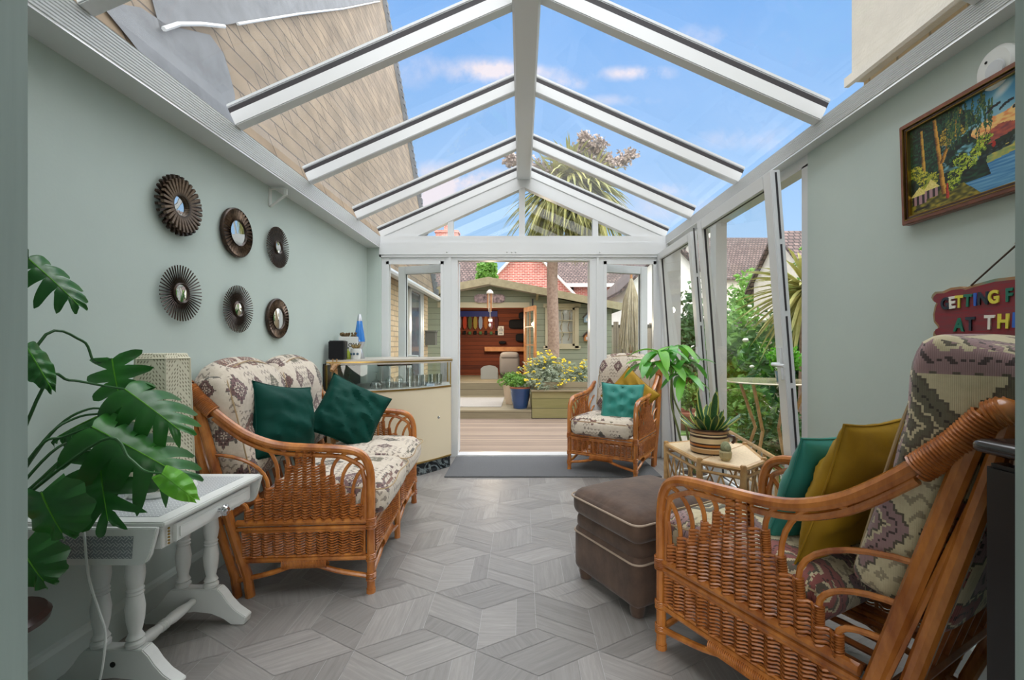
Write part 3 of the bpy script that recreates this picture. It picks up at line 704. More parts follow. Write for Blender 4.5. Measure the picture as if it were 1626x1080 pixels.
# ottoman ---------------------------------------------------------------
def ottoman():
    r = thing('ottoman', 'square brown suede footstool with pale piping in front of the armchair', 'footstool', (.475, 1.865, 0), math.atan2(.48, .877))
    L, D = .53, .46
    b = MB(Matrix.Translation((L/2, D/2, .155))); b.add(*rbox(L, D, .23, .04, 14, .008)); b.build('base', 'suede', r)
    b = MB(Matrix.Translation((L/2, D/2, .285))); b.add(*rbox(L-.01, D-.01, .10, .045, 14, .004)); b.build('middle_band', 'suede', r)
    b = MB(Matrix.Translation((L/2, D/2, .375))); b.add(*rbox(L+.015, D+.015, .13, .05, 18, .03)); c = b.build('cushion', 'suede', r)
    for z, p in ((.405, c), (.235, c)):
        e = MB(); k = .004; pts = []
        x0, x1, y0, y1 = -.014, L+.014, -.014, D+.014; rr = .045
        if z < .3: x0, x1, y0, y1 = -.003, L+.003, -.003, D+.003
        for (cx, cy, a0) in ((x1-rr, y1-rr, 0), (x0+rr, y1-rr, 90), (x0+rr, y0+rr, 180), (x1-rr, y0+rr, 270)):
            for i in range(6): a = math.radians(a0+18*i); pts.append((cx+rr*math.cos(a), cy+rr*math.sin(a), z))
        e.tube(pts, .0045, 6, closed=True); e.build('piping', 'suede_pipe', p)
    for x in (.05, L-.05):
        for y in (.05, D-.05): MB().lathe([(.028, 0), (.034, .03), (.036, .08)], (x, y, 0), 12).build('foot', 'suede', r)
ottoman()
# ================================================================ LEFT SIDE
# six sunburst mirrors
M('bronze', '15110f', .32, .4, col2='4a382c', vs=45)
M('bronze_light', '2c241f', .3, .5, col2='8a7460', vs=35)
def mirror(kind, Y, Z, R, rin, n, label, name):
    r = thing(name, label, 'mirror', (XL+.004, Y, Z), 0, 'round wall mirrors with bronze frames')
    AX = (1, 0, 0)
    if kind == 'pleat':
        vs = []; fs = []; N = n*2; mb = MB()
        mb.lathe([(R*.93, 0), (R, .004), (R, .018), (R*.955, .022), (R*.94, .012)], (0, 0, 0), 48, AX)
        mb.build('rim', 'bronze', r)
        m2 = MB()
        for k in range(N):
            a0 = 2*PI*k/N; x0 = .020 if k % 2 else .004; vs += [(x0, rin*1.05*math.cos(a0), rin*1.05*math.sin(a0)), (x0+.004, R*.95*math.cos(a0), R*.95*math.sin(a0))]
        fs = [(2*k, 2*k+1, (2*k+3) % (2*N), (2*k+2) % (2*N)) for k in range(N)]
        m2.add(vs, fs); m2.build('pleated_band', 'bronze_light', r, smooth=False)
        r0 = rin*1.05
    else:
        rays = []
        for lay in ((0, 1) if kind == 'zigzag' else (0,)):
            m = n if lay == 0 else n
            b = MB(); RR = R*(1 if lay == 0 else .88); x = .010+.014*lay
            if kind == 'zigzag': b.bar((x, rin*.95, 0), (x+.010, RR, 0), .011, .014, AX)
            elif kind == 'flat': b.bar((x, rin*.95, 0), (x+.006, RR, 0), .0048, .006, AX)
            else: b.tube([(x, rin*.95, 0), (x+.008, RR, 0)], .0030, 6)
            o = b.build('ray', 'bronze' if (lay == 0) else 'bronze_light', r, smooth=False)
            for k in range(m):
                c = o if k == 0 else o.copy()
                if k: COL.objects.link(c); c.parent = r
                c.rotation_euler = (2*PI*(k+.5*lay)/m, 0, 0)
        r0 = rin*1.22
    b = MB(); b.lathe([(rin*.99, .015), (rin*1.0, .021), (rin*1.08, .024), (r0, .018), (r0, .004)], (0, 0, 0), 40, AX); b.build('inner_ring', 'bronze', r)
    b = MB(); b.lathe([(0, .019), (rin*.6, .0185), (rin, .017)], (0, 0, 0), 40, AX); b.build('glass', 'mirror', r)
mirror('zigzag', 2.065, 1.784, .135, .050, 30, 'sunburst mirror with two tiers of chunky square rays, top row nearest', 'sunburst_mirror')
mirror('pleat', 2.495, 1.767, .134, .066, 36, 'solid pleated round mirror in the middle of the top row', 'pleated_mirror')
mirror('flat', 2.91, 1.776, .130, .036, 52, 'fine-rayed round mirror at the far end of the top row', 'sunburst_mirror')
mirror('rod', 2.08, 1.387, .128, .040, 46, 'sunburst mirror with slim rods, bottom row nearest', 'sunburst_mirror')
mirror('rod', 2.50, 1.348, .130, .037, 54, 'sunburst mirror with many slim rods in the middle of the bottom row', 'sunburst_mirror')
mirror('pleat', 2.91, 1.320, .128, .066, 34, 'small pleated bronze mirror at the far end of the bottom row', 'pleated_mirror')

# white drop-leaf table ---------------------------------------------------
m, t, b, out = nmat('inlay'); b.inputs['Roughness'].default_value = .45
tc = t.add('ShaderNodeTexCoord'); s = t.add('ShaderNodeSeparateXYZ'); t.l.new(tc.outputs['UV'], s.inputs[0])
def zig(sc_):
    u = t.math('MULTIPLY', s.outputs[0], sc_); v = t.math('MULTIPLY', s.outputs[1], sc_)
    a = t.math('ADD', u, v); c = t.math('SUBTRACT', u, v)
    i = t.math('FLOOR', a); j = t.math('FLOOR', c)
    par = t.math('FLOORED_MODULO', t.math('ADD', t.math('FLOOR', t.math('DIVIDE', i, 2)), t.math('FLOOR', t.math('DIVIDE', j, 2))), 2)
    l1 = t.math('LESS_THAN', t.math('FRACT', a), .22); l2 = t.math('LESS_THAN', t.math('FRACT', c), .22)
    return t.mix(par, l1, l2)
g = zig(95.0)
t.l.new(t.mix(g, lin('7d8488'), lin('c6cac9')), b.inputs['Base Color'])
m, t, b, out = nmat('inlay_pale'); b.inputs['Roughness'].default_value = .35
tc = t.add('ShaderNodeTexCoord'); s = t.add('ShaderNodeSeparateXYZ'); t.l.new(tc.outputs['UV'], s.inputs[0])
g = zig(80.0); t.l.new(t.mix(g, lin('a9aeb0'), lin('cfd3d2')), b.inputs['Base Color'])
def turned(p, q, r, parent, name='leg', pts=None):
    p, q = Vector(p), Vector(q); L = (q-p).length
    prof = pts or [(.7, 0), (1.15, .02), (1.2, .05), (.85, .07), (1.1, .09), (.9, .115), (.75, .14), (1.05, .24), (1.2, .36), (.98, .46), (.9, .48), (1.08, .495), (.9, .51), (1.08, .53), (.9, .55), (1.0, .57), (1.2, .66), (1.05, .77), (.72, .86), (.7, .885), (1.1, .905), (.85, .925), (1.15, .96), (1.2, 1)]
    MB().lathe([(a*r, h*L) for a, h in prof], p, 20, (q-p)).build(name, 'white_paint', parent)
def table():
    r = thing('drop_leaf_table', 'white painted drop-leaf side table with turned legs and patterned inlay', 'side table', (0, 0, 0))
    x0, x1, y0, y1 = -1.565, -1.105, 1.40, 1.93
    top = MB(); top.box(x0, x1, y0, y1, .585, .602); top.box(x0+.012, x1-.012, y0+.006, y1-.006, .575, .586); top.build('tabletop', 'white_paint', r, smooth=False, bevel=.004)
    MB().box(x0+.05, x1-.05, y0+.045, y1-.045, .6015, .6035).build('top_inlay', 'inlay_pale', r, smooth=False, uv=True)
    MB().box(x0+.03, x1-.03, y0+.03, y1-.03, .505, .578).build('apron', 'white_paint', r, smooth=False, bevel=.003)
    d = MB(); d.box(x1-.03, x1-.018, y0+.075, y1-.06, .510, .568); d.box(x1-.018, x1-.014, y0+.087, y1-.072, .521, .557); dr = d.build('drawer', 'white_paint', r, smooth=False, bevel=.0025)
    k = MB(); k.lathe([(.008, 0), (.006, .010), (.016, .016), (.021, .024), (.012, .034), (0, .036)], (x1-.014, 1.675, .540), 14, (1, 0, 0))
    for i in range(8): a = 2*PI*i/8; k.ball((x1+.012, 1.675+.015*math.cos(a), .540+.015*math.sin(a)), .0065, 6)
    k.build('knob', 'chrome', dr)
    h = MB()
    for i in range(6): h.ball((x1-.024, y0+.052, .516+i*.0095), .004, 6)
    h.build('hinge', 'gold', r)
    # hanging leaves
    for sy, yy, nm in ((-1, y0, ''), (1, y1, '')):
        a, bb = x0+.01, x1-.005; z1, z0 = .592, .478
        poly = [(a, z1), (bb, z1), (bb-.022, z0+.03), (bb-.035, z0+.008), (bb-.055, z0), (a+.055, z0), (a+.035, z0+.008), (a+.022, z0+.03)]
        m_ = MB(); m_.prism(poly, yy+sy*.004, yy+sy*.020, 'y'); l = m_.build('hanging_leaf', 'white_paint', r, smooth=False, bevel=.003)
        if sy < 0:
            m_ = MB(); m_.prism([(a+.07, z1-.024), (bb-.07, z1-.024), (bb-.062, z0+.05), (bb-.075, z0+.022), (a+.075, z0+.022), (a+.062, z0+.05)][:2]+[(bb-.075, z0+.022), (a+.075, z0+.022)], yy+sy*.0205, yy+sy*.0220, 'y'); m_.build('inlay', 'inlay', l, smooth=False, uv=True)
    # trestles
    for y in (1.515, 1.885):
        f = MB(); cx = -1.345; poly = [(-.095, .145), (.095, .145)]
        for (dx, z) in ((.115, .125), (.135, .095), (.165, .062), (.20, .038), (.212, .030), (.205, 0), (.150, 0), (.120, .022), (.07, .044), (.0, .052), (-.07, .044), (-.120, .022), (-.150, 0), (-.205, 0), (-.212, .030), (-.20, .038), (-.165, .062), (-.135, .095), (-.115, .125)): poly.append((dx, z))
        f.prism([(cx+a, z) for a, z in poly], y-.022, y+.022, 'y'); f.build('foot', 'white_paint', r, smooth=False, bevel=.003)
        for dx in (-.06, .055): turned((cx+dx, y, .142), (cx+dx, y, .508), .0235, r)
        MB().lathe([(.009, 0), (.009, .002)], (cx, y-.0245, .098), 12, (0, 1, 0)).build('bolt_hole', 'black', r)
    turned((-1.345, 1.535, .098), (-1.345, 1.865, .098), .019, r, 'stretcher', [(.5, 0), (.8, .03), (.7, .08), (1.05, .22), (1.15, .35), (.9, .44), (1.1, .46), (.9, .48), (1.15, .5), (.9, .52), (1.1, .54), (.9, .56), (1.15, .65), (1.05, .78), (.7, .92), (.8, .97), (.5, 1)])
table()
# woven lamp ---------------------------------------------------------------
m, t, b, out = nmat('lattice'); b.inputs['Roughness'].default_value = .8
tc = t.add('ShaderNodeTexCoord'); s = t.add('ShaderNodeSeparateXYZ'); t.l.new(tc.outputs['UV'], s.inputs[0])
u = t.math('MULTIPLY', s.outputs[0], 10.0); v = t.math('MULTIPLY', s.outputs[1], 10.0)
a1 = t.math('ABSOLUTE', t.math('SUBTRACT', t.math('FRACT', u), .5)); 
dd = t.math('ADD', v, t.math('MULTIPLY', a1, 1.3))
st_ = t.math('LESS_THAN', t.math('FRACT', t.math('MULTIPLY', dd, 7.0)), .42)
blk = t.math('LESS_THAN', t.math('FRACT', dd), .80)
c1 = t.math('MULTIPLY', st_, blk)
dots = t.math('MULTIPLY', t.math('LESS_THAN', t.math('FRACT', t.math('MULTIPLY', u, 9.0)), .5), c1)
t.l.new(t.mix(dots, lin('d3cfb8'), lin('7f7a62')), b.inputs['Base Color'])
bp = t.add('ShaderNodeBump', i_Strength=.6, i_Distance=.004, invert=True); t.l.new(dots, bp.inputs['Height']); t.l.new(bp.outputs[0], b.inputs['Normal'])
def lamp():
    c = Vector((-1.345, 1.70, .604)); r = thing('woven_lamp', 'tall cream lattice table lamp standing on the white side table', 'lamp', c)
    def hexring(R, z, n=6): return [(R*math.cos(2*PI*k/n+.25), R*math.sin(2*PI*k/n+.25), z) for k in range(n)]
    def shell(levels, n=6):
        vs = []; fs = []
        for R, z in levels: vs += hexring(R, z, n)
        for i in range(len(levels)-1):
            for k in range(n): fs.append((i*n+k, i*n+(k+1) % n, (i+1)*n+(k+1) % n, (i+1)*n+k))
        return vs, fs
    b = MB(); b.lathe([(0, 0), (.105, 0), (.108, .006), (.104, .018), (.085, .022), (0, .022)], (0, 0, 0), 32); b.build('base', 'white_paint', r)
    m = MB(); vs, fs = shell([(.088, .022), (.104, .035), (.098, .25), (.088, .495), (.080, .515)]); m.add(vs, fs+[tuple(range(24, 30))]); o = m.build('shade', 'lattice', r, smooth=False)
    ul = o.data.uv_layers.new(name='UVMap')
    for p in o.data.polygons:
        for li in p.loop_indices:
            co = o.data.vertices[o.data.loops[li].vertex_index].co
            k = ((math.atan2(p.center.y, p.center.x)-.25)/(PI/3)); k = math.floor(k % 6); a = (math.atan2(co.y, co.x)-.25-k*PI/3+PI) % (2*PI)-PI
            ul.data[li].uv = (k*.1+max(0, min(1, a/(PI/3)))*.1, co.z)
    e = MB(); P0 = [hexring(.106, .035), hexring(.099, .25), hexring(.089, .497)]
    for k in range(6): e.tube([P0[0][k], P0[1][k], P0[2][k]], .0022, 5)
    e.tube(P0[2], .0022, 5, closed=True); e.build('edging', 'throw_cream', r)
    cord = MB(); cord.tube(smooth([(-.06, -.05, .012), (-.02, -.20, .006), (.02, -.325, .006), (.03, -.335, -.03), (.045, -.338, -.15), (.075, -.338, -.25), (.095, -.338, -.32), (.092, -.345, -.42), (.075, -.35, -.50), (.05, -.36, -.545)], 6), .0035, 6); cord.build('cord', 'white_paint', r)
    k = MB(); k.bar((.05, -.36, -.545), (.015, -.38, -.59), .03, .018); k.build('plug', 'white_paint', r, bevel=.004)
M('throw_cream', 'd6d1bb', .8)
lamp()
# monstera -------------------------------------------------------------------
def mleaf(base, tip, nrm, width, N=5, split=.45, fold=.5, curl=.15, gap=.55, seg=5, seed=0):
    base, tip, nrm = Vector(base), Vector(tip), Vector(nrm)
    yv = (tip-base); L = yv.length; yv.normalize(); zv = (nrm-yv*nrm.dot(yv)).normalized(); xv = yv.cross(zv)
    vs = []; fs = []; S = 9; E = seg; rnd = random.Random(seed)
    def pos(side, te, s):
        ang = math.radians(122-100*te); wl = width*(.80+.35*math.sin(PI*min(1, te*1.1)))*(1-.45*te**2.5)
        m = te*L*.84+.0
        x = side*math.sin(ang)*s*wl; y = m+math.cos(ang)*s*wl
        ff = s*wl
        z = -fold*ff*ff/width-curl*(y/L)**2*L+.010*math.sin(te*N*2*PI)*s
        return base+xv*x+yv*y+zv*z
    for side in (-1, 1):
        for i in range(N):
            o = len(vs); tc = (i+.5)/N; g = gap*rnd.uniform(.7, 1.15) if split < 1 else 0; s0 = split*rnd.uniform(.55, 1.0)
            for j in range(S+1):
                s = j/S
                q = max(0, (s-s0)/(1-s0)) if s > s0 else 0
                sq = 1-g*(q**.7) if split < 1 else 1
                rnd_end = math.sqrt(max(.0, 1-max(0, (s-.78)/.22)**2)) if split < 1 else 1
                for e in range(E+1):
                    te = (i+e/E)/N; te = tc+(te-tc)*sq*max(.12, rnd_end)
                    vs.append(pos(side, te, s))
            for j in range(S):
                for e in range(E):
                    a = o+j*(E+1)+e; fs.append((a, a+1, a+E+2, a+E+1))
    return vs, fs, [base+yv*(L*.84*k/6)+zv*(-curl*(.84*k/6)**2*L+.001) for k in range(7)]
def monstera():
    r = thing('monstera_plant', 'large monstera plant with split glossy leaves on a dark stand at the left', 'plant', (-1.44, 1.22, .41))
    Ri = Vector((-1.44, 1.22, .41))
    crown = Vector((-1.44, 1.22, .66))
    P = lambda x, y, Y: at(x, y, Y)
    spec = [  # base px, tip px, Y base, Y tip, normal, width, N, split, fold, mat, via px (stem)
        ((44, 410), (140, 492), 1.28, 1.30, (.45, -.6, .65), .062, 5, .35, .9, 'leaf_dark', [(36, 430, 1.25)]),
        ((40, 548), (90, 628), 1.24, 1.24, (.7, -.6, .25), .030, 5, 1.5, .8, 'leaf_dark', [(20, 600, 1.22)]),
        ((178, 570), (192, 668), 1.42, 1.40, (.1, -1, .25), .090, 5, .42, .25, 'leaf_dark', [(60, 548, 1.30), (130, 541, 1.40), (150, 575, 1.42)]),
        ((198, 618), (300, 690), 1.36, 1.36, (.25, -.75, .75), .105, 5, .45, 1.2, 'leaf_dark', [(70, 612, 1.28), (110, 604, 1.34), (160, 612, 1.37)]),
        ((146, 678), (322, 768), 1.28, 1.34, (.1, -.72, .75), .125, 6, .42, 1.3, 'leaf_dark', [(60, 712, 1.24), (100, 694, 1.27)]),
        ((257, 752), (318, 800), 1.22, 1.24, (.1, -.8, .6), .030, 4, 1.5, .9, 'leaf_light', [(160, 700, 1.24), (205, 728, 1.24), (230, 748, 1.23)]),
        ((158, 716), (165, 850), 1.33, 1.26, (.2, -1, .2), .125, 5, .40, .3, 'leaf_dark', [(60, 765, 1.25), (110, 722, 1.3)]),
        ((66, 782), (98, 862), 1.16, 1.18, (.1, -1, .2), .075, 4, 1.5, .3, 'leaf_dark', [(20, 800, 1.2)]),
        ((34, 870), (70, 935), 1.2, 1.2, (.2, -1, .1), .065, 4, 1.5, .3, 'leaf_dark', [(10, 830, 1.2)]),
        ((168, 656), (60, 700), 1.38, 1.34, (-.2, -.6, .8), .05, 5, .6, 1.3, 'leaf_dark', [(70, 700, 1.3), (120, 664, 1.36)]),
        ((150, 735), (128, 812), 1.37, 1.35, (-.2, -1, .1), .06, 5, .5, .3, 'leaf_dark', [(60, 772, 1.27), (100, 735, 1.32)]),
        ((186, 655), (200, 705), 1.47, 1.46, (.1, -1, .3), .06, 5, .5, .4, 'leaf_dark', [(80, 690, 1.35), (140, 650, 1.42)]),
        ((172, 665), (160, 715), 1.42, 1.42, (-.3, -1, .1), .05, 5, .5, .4, 'leaf_dark', [(80, 720, 1.32), (140, 690, 1.4)]),
    ]
    for k, (b_, t_, yb, yt, nr, wd, N, sp, fold, mt, via) in enumerate(spec):
        B, T = P(*b_, yb), P(*t_, yt)
        vs, fs, mid = mleaf(B, T, nr, wd, N, sp, fold, .12, .78, seed=k+3)
        o = MB(); o.add([Vector(v)-Ri for v in vs], fs); lf = o.build('leaf', mt, r)
        md = MB(); md.tube([p-Ri for p in mid], [.0022-.0002*i for i in range(7)], 5); md.build('midrib', 'leaf_light', lf)
        s_ = MB(); pts = smooth([crown-Ri]+[P(*v)-Ri for v in via]+[B-Ri], 6); s_.tube(pts, [.0045-.0015*i/len(pts) for i in range(len(pts))], 7); s_.build('stem', 'stem', r)
    tr = MB(); tr.tube([(0, 0, .17), (.01, .0, .22), (0, 0, .26)], .012, 8); tr.build('trunk', 'stem', r)
    pt = MB(); pt.lathe([(0, 0), (.060, 0), (.080, .16), (.086, .165), (.086, .18), (.076, .18), (.074, .165), (0, .165)], (0, 0, .003), 24); pt.build('pot', 'terracotta', r)
    s2 = thing('plant_stand', 'round dark wooden plant stand in the near left corner', 'plant stand', (-1.44, 1.22, 0))
    MB().lathe([(0, .372), (.10, .372), (.122, .380), (.125, .395), (.115, .41), (0, .41)], (0, 0, 0), 32).build('top', 'dark_wood', s2)
    MB().lathe([(.085, 0), (.09, .015), (.045, .05), (.022, .09), (.03, .2), (.022, .3), (.03, .34), (.06, .374)], (0, 0, 0), 20).build('pedestal', 'dark_wood', s2)
M('dark_wood', '38201a', .3, var=.3, vs=12, coat=.3)
monstera()
# ================================================================ BAR
M('cream_vinyl', 'd2c6ab', .45, bump=.03, bs=30)
m, t, b, out = nmat('marble'); b.inputs['Roughness'].default_value = .2
tc = t.add('ShaderNodeTexCoord'); n = t.add('ShaderNodeTexNoise', i_Scale=7.0, i_Detail=8.0, i_Distortion=2.0); t.l.new(tc.outputs['Object'], n.inputs['Vector'])
t.l.new(t.ramp(n.outputs[0], [(.45, lin('141a1e')), (.5, lin('7e8a8c')), (.55, lin('1a2024'))]), b.inputs['Base Color'])
def bar():
    r = thing('cocktail_bar', 'retro curved cocktail bar with cream padded front and glazed display band', 'bar', (0, 0, 0))
    A, B = Vector((-1.565, 3.62, 0)), Vector((-.665, 4.28, 0)); d = (B-A); nrm = Vector((d.y, -d.x, 0)).normalized()
    def curve(off, n=20, a=0, b_=1): return [A+d*(a+(b_-a)*i/n)+nrm*(.13*math.sin(PI*(a+(b_-a)*i/n))+off) for i in range(n+1)]
    back = [Vector((-.74, 4.60, 0)), Vector((-1.40, 4.60, 0)), Vector((-1.565, 4.40, 0))]
    def slab(off, z0, z1, solid=True, back_=back):
        pts = curve(off)+back_; n = len(pts); mb = MB()
        return mb.add([(p.x, p.y, z0) for p in pts]+[(p.x, p.y, z1) for p in pts], [tuple(range(n))[::-1], tuple(range(n, 2*n))]+[(i, (i+1) % n, n+(i+1) % n, n+i) for i in range(n)])
    def band(off, z0, z1, th=.006, a=0, b_=1, n=20):
        o = curve(off, n, a, b_); i_ = curve(off-th, n, a, b_); mb = MB(); k = n+1
        vs = [(p.x, p.y, z) for z in (z0, z1) for L in (o, i_) for p in L]
        fs = []
        for i in range(n): fs += [(i, i+1, 2*k+i+1, 2*k+i), (k+i, 3*k+i, 3*k+i+1, k+i+1), (i, k+i, k+i+1, i+1), (2*k+i, 2*k+i+1, 3*k+i+1, 3*k+i)]
        fs += [(0, 2*k, 3*k, k), (n, k+n, 3*k+n, 2*k+n)]
        return mb.add(vs, fs)
    slab(-.02, 0, .115).build('plinth', 'marble', r, smooth=False)
    slab(0, .115, .765).build('padded_front', 'cream_vinyl', r)
    for z in (.115, .765): band(.006, z-.006, z+.008).build('gold_trim', 'gold', r)
    slab(-.004, .773, .779).build('shelf', 'white_paint', r, smooth=False)
    band(.0, .779, .985, .004).build('display_glass', 'glass', r)
    p = MB(); 
    for a in (.0, 1.0):
        q = A+d*a; p.box(q.x-(.012 if a else 0), q.x+(0 if a else .012), q.y, q.y+.012, .115, .99)
    p.box(-.752, -.740, 4.58, 4.60, .77, .99); p.build('upright', 'gold', r, smooth=False)
    MB().box(-1.575, -1.563, 3.60, 4.40, 0, 1.0).build('side_panel', 'black', r, smooth=False)
    st = MB(); q = A+d*.35; st.bar(q+Vector((.02, .04, .975)), A+d*.62+Vector((.02, .04, .975)), .05, .012); st.build('light_fitting', 'dark_wood', r)
    slab(.03, .990, 1.030).build('worktop', 'bar_top', r, smooth=False)
    band(.034, 1.005, 1.016).build('gold_trim', 'gold', r)
    MB().lathe([(.010, 0), (.012, .006), (0, .010)], A+d*.86+nrm*.055+Vector((0, 0, .49)), 12, tuple(nrm)).build('badge', 'chrome', r)
    return A, d, nrm
M('bar_top', 'b9b2a6', .3)
BA, BD, BN = bar()
def onbar(f, back, z): return BA+BD*f-BN*back+Vector((0, 0, z))
wine = [(.030, 0), (.033, .02), (.036, .05), (.032, .075), (.018, .095), (.005, .105), (.004, .175), (.012, .182), (.034, .185)]
tumb = [(.028, 0), (.031, .10), (.029, .10), (.026, .008), (0, .008)]
coupe = [(.045, 0), (.050, .03), (.040, .055), (.015, .075), (.005, .085), (.005, .135), (.032, .142)]
jug = [(.036, 0), (.034, .06), (.030, .13), (.036, .17), (.033, .17), (.028, .13), (.032, .01), (0, .01)]
gl = [('wine_glass', wine, .10, .08, 'stemmed glass upside down at the left end of the bar shelf'), ('cocktail_glass', coupe, .17, .02, 'wide cocktail glass upside down near the left end of the bar shelf'),
      ('cocktail_glass', coupe, .36, -.02, 'wide cocktail glass upside down below the light fitting'), ('wine_glass', wine, .46, -.03, 'tall wine glass upside down in the middle of the bar shelf'),
      ('wine_glass', wine, .54, -.02, 'tall wine glass upside down right of the middle of the bar shelf'), ('glass_jug', jug, .63, -.01, 'tall clear jug on the bar shelf'),
      ('tumbler', tumb, .71, .0, 'clear tumbler just right of the jug'), ('tumbler', tumb, .77, .02, 'clear tumbler, second right of the jug'), ('tumbler', tumb, .84, .03, 'clear tumbler beside the small blue box'), ('tumbler', tumb, .91, .05, 'clear tumbler at the right end of the bar shelf')]
for nm, pr, f, bk, lab in gl:
    o = MB().lathe(pr, onbar(f, bk, .7795), 20).build(nm, 'glassware'); tag(o, lab, 'glass', 'glassware in the bar display')
p = onbar(.80, -.04, .7795); tag(MB().box(p.x-.035, p.x+.03, p.y-.02, p.y+.01, p.z, p.z+.02).build('small_box', 'box_blue', smooth=False), 'flat white and blue box on the bar shelf in front of the tumblers', 'box')
M('box_blue', 'c9d4e6', .5); M('blue_liquid', '1473c8', .15, coat=1, spec=.8); M('green_glass', '9fae35', .15, coat=.5)
# on the bar top
def textmesh(body, size, mat, parent, Mx, ext=.001, name='lettering', off=0):
    cu = bpy.data.curves.new('txt', 'FONT'); cu.body = body; cu.size = size; cu.extrude = ext; cu.offset = off; cu.align_x = 'CENTER'; cu.align_y = 'CENTER'
    ob = bpy.data.objects.new('txt', cu); COL.objects.link(ob); dg = bpy.context.evaluated_depsgraph_get()
    me = bpy.data.meshes.new_from_object(ob.evaluated_get(dg)); bpy.data.objects.remove(ob)
    me.transform(Mx); me.materials.clear(); wear(me, mat); o = bpy.data.objects.new(name, me); COL.objects.link(o)
    if parent: o.parent = parent
    return o
r = thing('speaker', 'black square speaker on the left end of the bar top', 'speaker', (-1.49, 3.68, 1.031), math.radians(8))
MB().box(-.062, .062, -.05, .05, 0, .155).build('cabinet', 'black', r, smooth=False, bevel=.008); MB().box(-.054, .054, -.054, -.050, .01, .145).build('grille', 'black_cloth', r, smooth=False)
M('black_cloth', '0c0c10', .9)
r = thing('planter_box', 'white box planter with black lettering behind the speaker', 'planter', (-1.475, 3.87, 1.031), math.radians(12))
MB().box(-.075, .075, -.04, .04, 0, .19).build('box', 'white_paint', r, smooth=False, bevel=.004)
textmesh('flow', .07, 'black', r, Matrix.Translation((.03, -.0415, .125)) @ Matrix.Rotation(PI/2, 4, 'X'), .001)
b = MB()
for i in range(40): b.ball((random.uniform(-.065, .065), random.uniform(-.03, .03), .19+random.uniform(0, .028)), random.uniform(.008, .014), 6)
b.build('dried_moss', 'moss', r)
M('moss', '5c4a2c', .9, var=.4, vs=60)
r = thing('lava_lamp', 'lava lamp with bright blue liquid and silver cap on the bar', 'lamp', tuple(at(571, 566, 3.98)[:2])+(1.031,))
MB().lathe([(.045, 0), (.046, .004), (.020, .085), (.022, .09), (.043, .135), (.046, .15)], (0, 0, 0), 24).build('base', 'silver', r)
MB().lathe([(.047, .148), (.046, .17), (.022, .335), (0, .335)], (0, 0, 0), 24).build('bottle', 'blue_liquid', r)
MB().lathe([(.023, .330), (.015, .385), (.012, .39), (0, .39)], (0, 0, 0), 24).build('cap', 'silver', r)
M('silver', 'b9bcc0', .3, .8)
p = at(553, 566, 3.84); r = thing('glass_bottle', 'small green glass bottle beside the speaker on the bar', 'bottle', (p.x, p.y, 1.031))
MB().lathe([(0, 0), (.022, 0), (.025, .03), (.018, .06), (.010, .075), (.010, .09), (0, .09)], (0, 0, 0), 16).build('bottle', 'green_glass', r); MB().lathe([(.011, .09), (.011, .10), (0, .102)], (0, 0, 0), 12).build('cap', 'black', r)
p = at(565, 566, 3.80); r = thing('plant_cup', 'white cup with dark spots holding striped foliage in front of the lava lamp', 'cup', (p.x, p.y, 1.031))
MB().lathe([(0, 0), (.036, 0), (.042, .05), (.040, .09), (.036, .09), (.036, .01), (0, .01)], (0, 0, 0), 20).build('cup', 'white_paint', r)
b = MB()
for a in (-2.2, -1.6, -.9): b.ball((.041*math.cos(a), .041*math.sin(a), .045), .011, 8, (1, 1, 1))
b.build('spot', 'spot_blue', r)
b = MB()
for i in range(14): a = random.uniform(0, 6.28); q = random.uniform(.01, .05); b.tube([(0, 0, .08), (q*.6*math.cos(a), q*.6*math.sin(a), .105), (q*math.cos(a), q*math.sin(a), .125)], [.007, .009, .002], 5)
b.build('foliage', 'stripe_leaf', r); M('spot_blue', '2c4a5c', .4); M('stripe_leaf', '3a3222', .6, col2='a88f55', vs=90)
# giraffe figure in front of the bar
def giraffe():
    r = thing('giraffe_figure', 'tall carved wooden giraffe standing behind the sofa by the bar', 'ornament', (-1.44, 3.56, 0))
    b = MB(); b.tube(smooth([(0, .09, .44), (0, .02, .45), (0, -.04, .50), (.0, -.055, .62), (0, -.06, .80), (0, -.065, .965)], 5), [.05]*1+[.05-.0012*i for i in range(25)], 10)
    b.ball((0, .05, .44), .062, 12, (1, 1.5, 1)); b.ball((0, -.075, .985), .024, 10, (1, 1.1, 1)); b.tube([(0, -.085, .98), (0, -.125, .955)], [.021, .013], 8)
    for x in (-.012, .012): b.tube([(x, -.065, 1.0), (x*1.3, -.062, 1.035)], .0045, 6); b.ball((x*1.3, -.062, 1.037), .007, 6)
    for x in (-1, 1): b.tube([(x*.018, -.06, .995), (x*.045, -.055, 1.008)], [.010, .003], 6)
    for x in (-.03, .03):
        for y in (-.02, .11): b.tube([(x, y, .44), (x*1.1, y, .22), (x*1.1, y, .0)], [.022, .013, .014], 8)
    b.build('body', 'giraffe', r)
M('giraffe', 'c09a62', .5, col2='6e4524', vs=26)
giraffe()
# ================================================================ RIGHT SIDE AND FLOOR
M('mat_grey', '606264', .95, var=.35, vs=160, bump=.6, bs=220)
mt_ = MB(); mt_.box(-.67, 1.22, 3.93, 4.64, 0, .012); tag(mt_.build('door_mat', 'mat_grey', smooth=False, bevel=.003), 'dark grey doormat lying across the end doorway', 'mat')
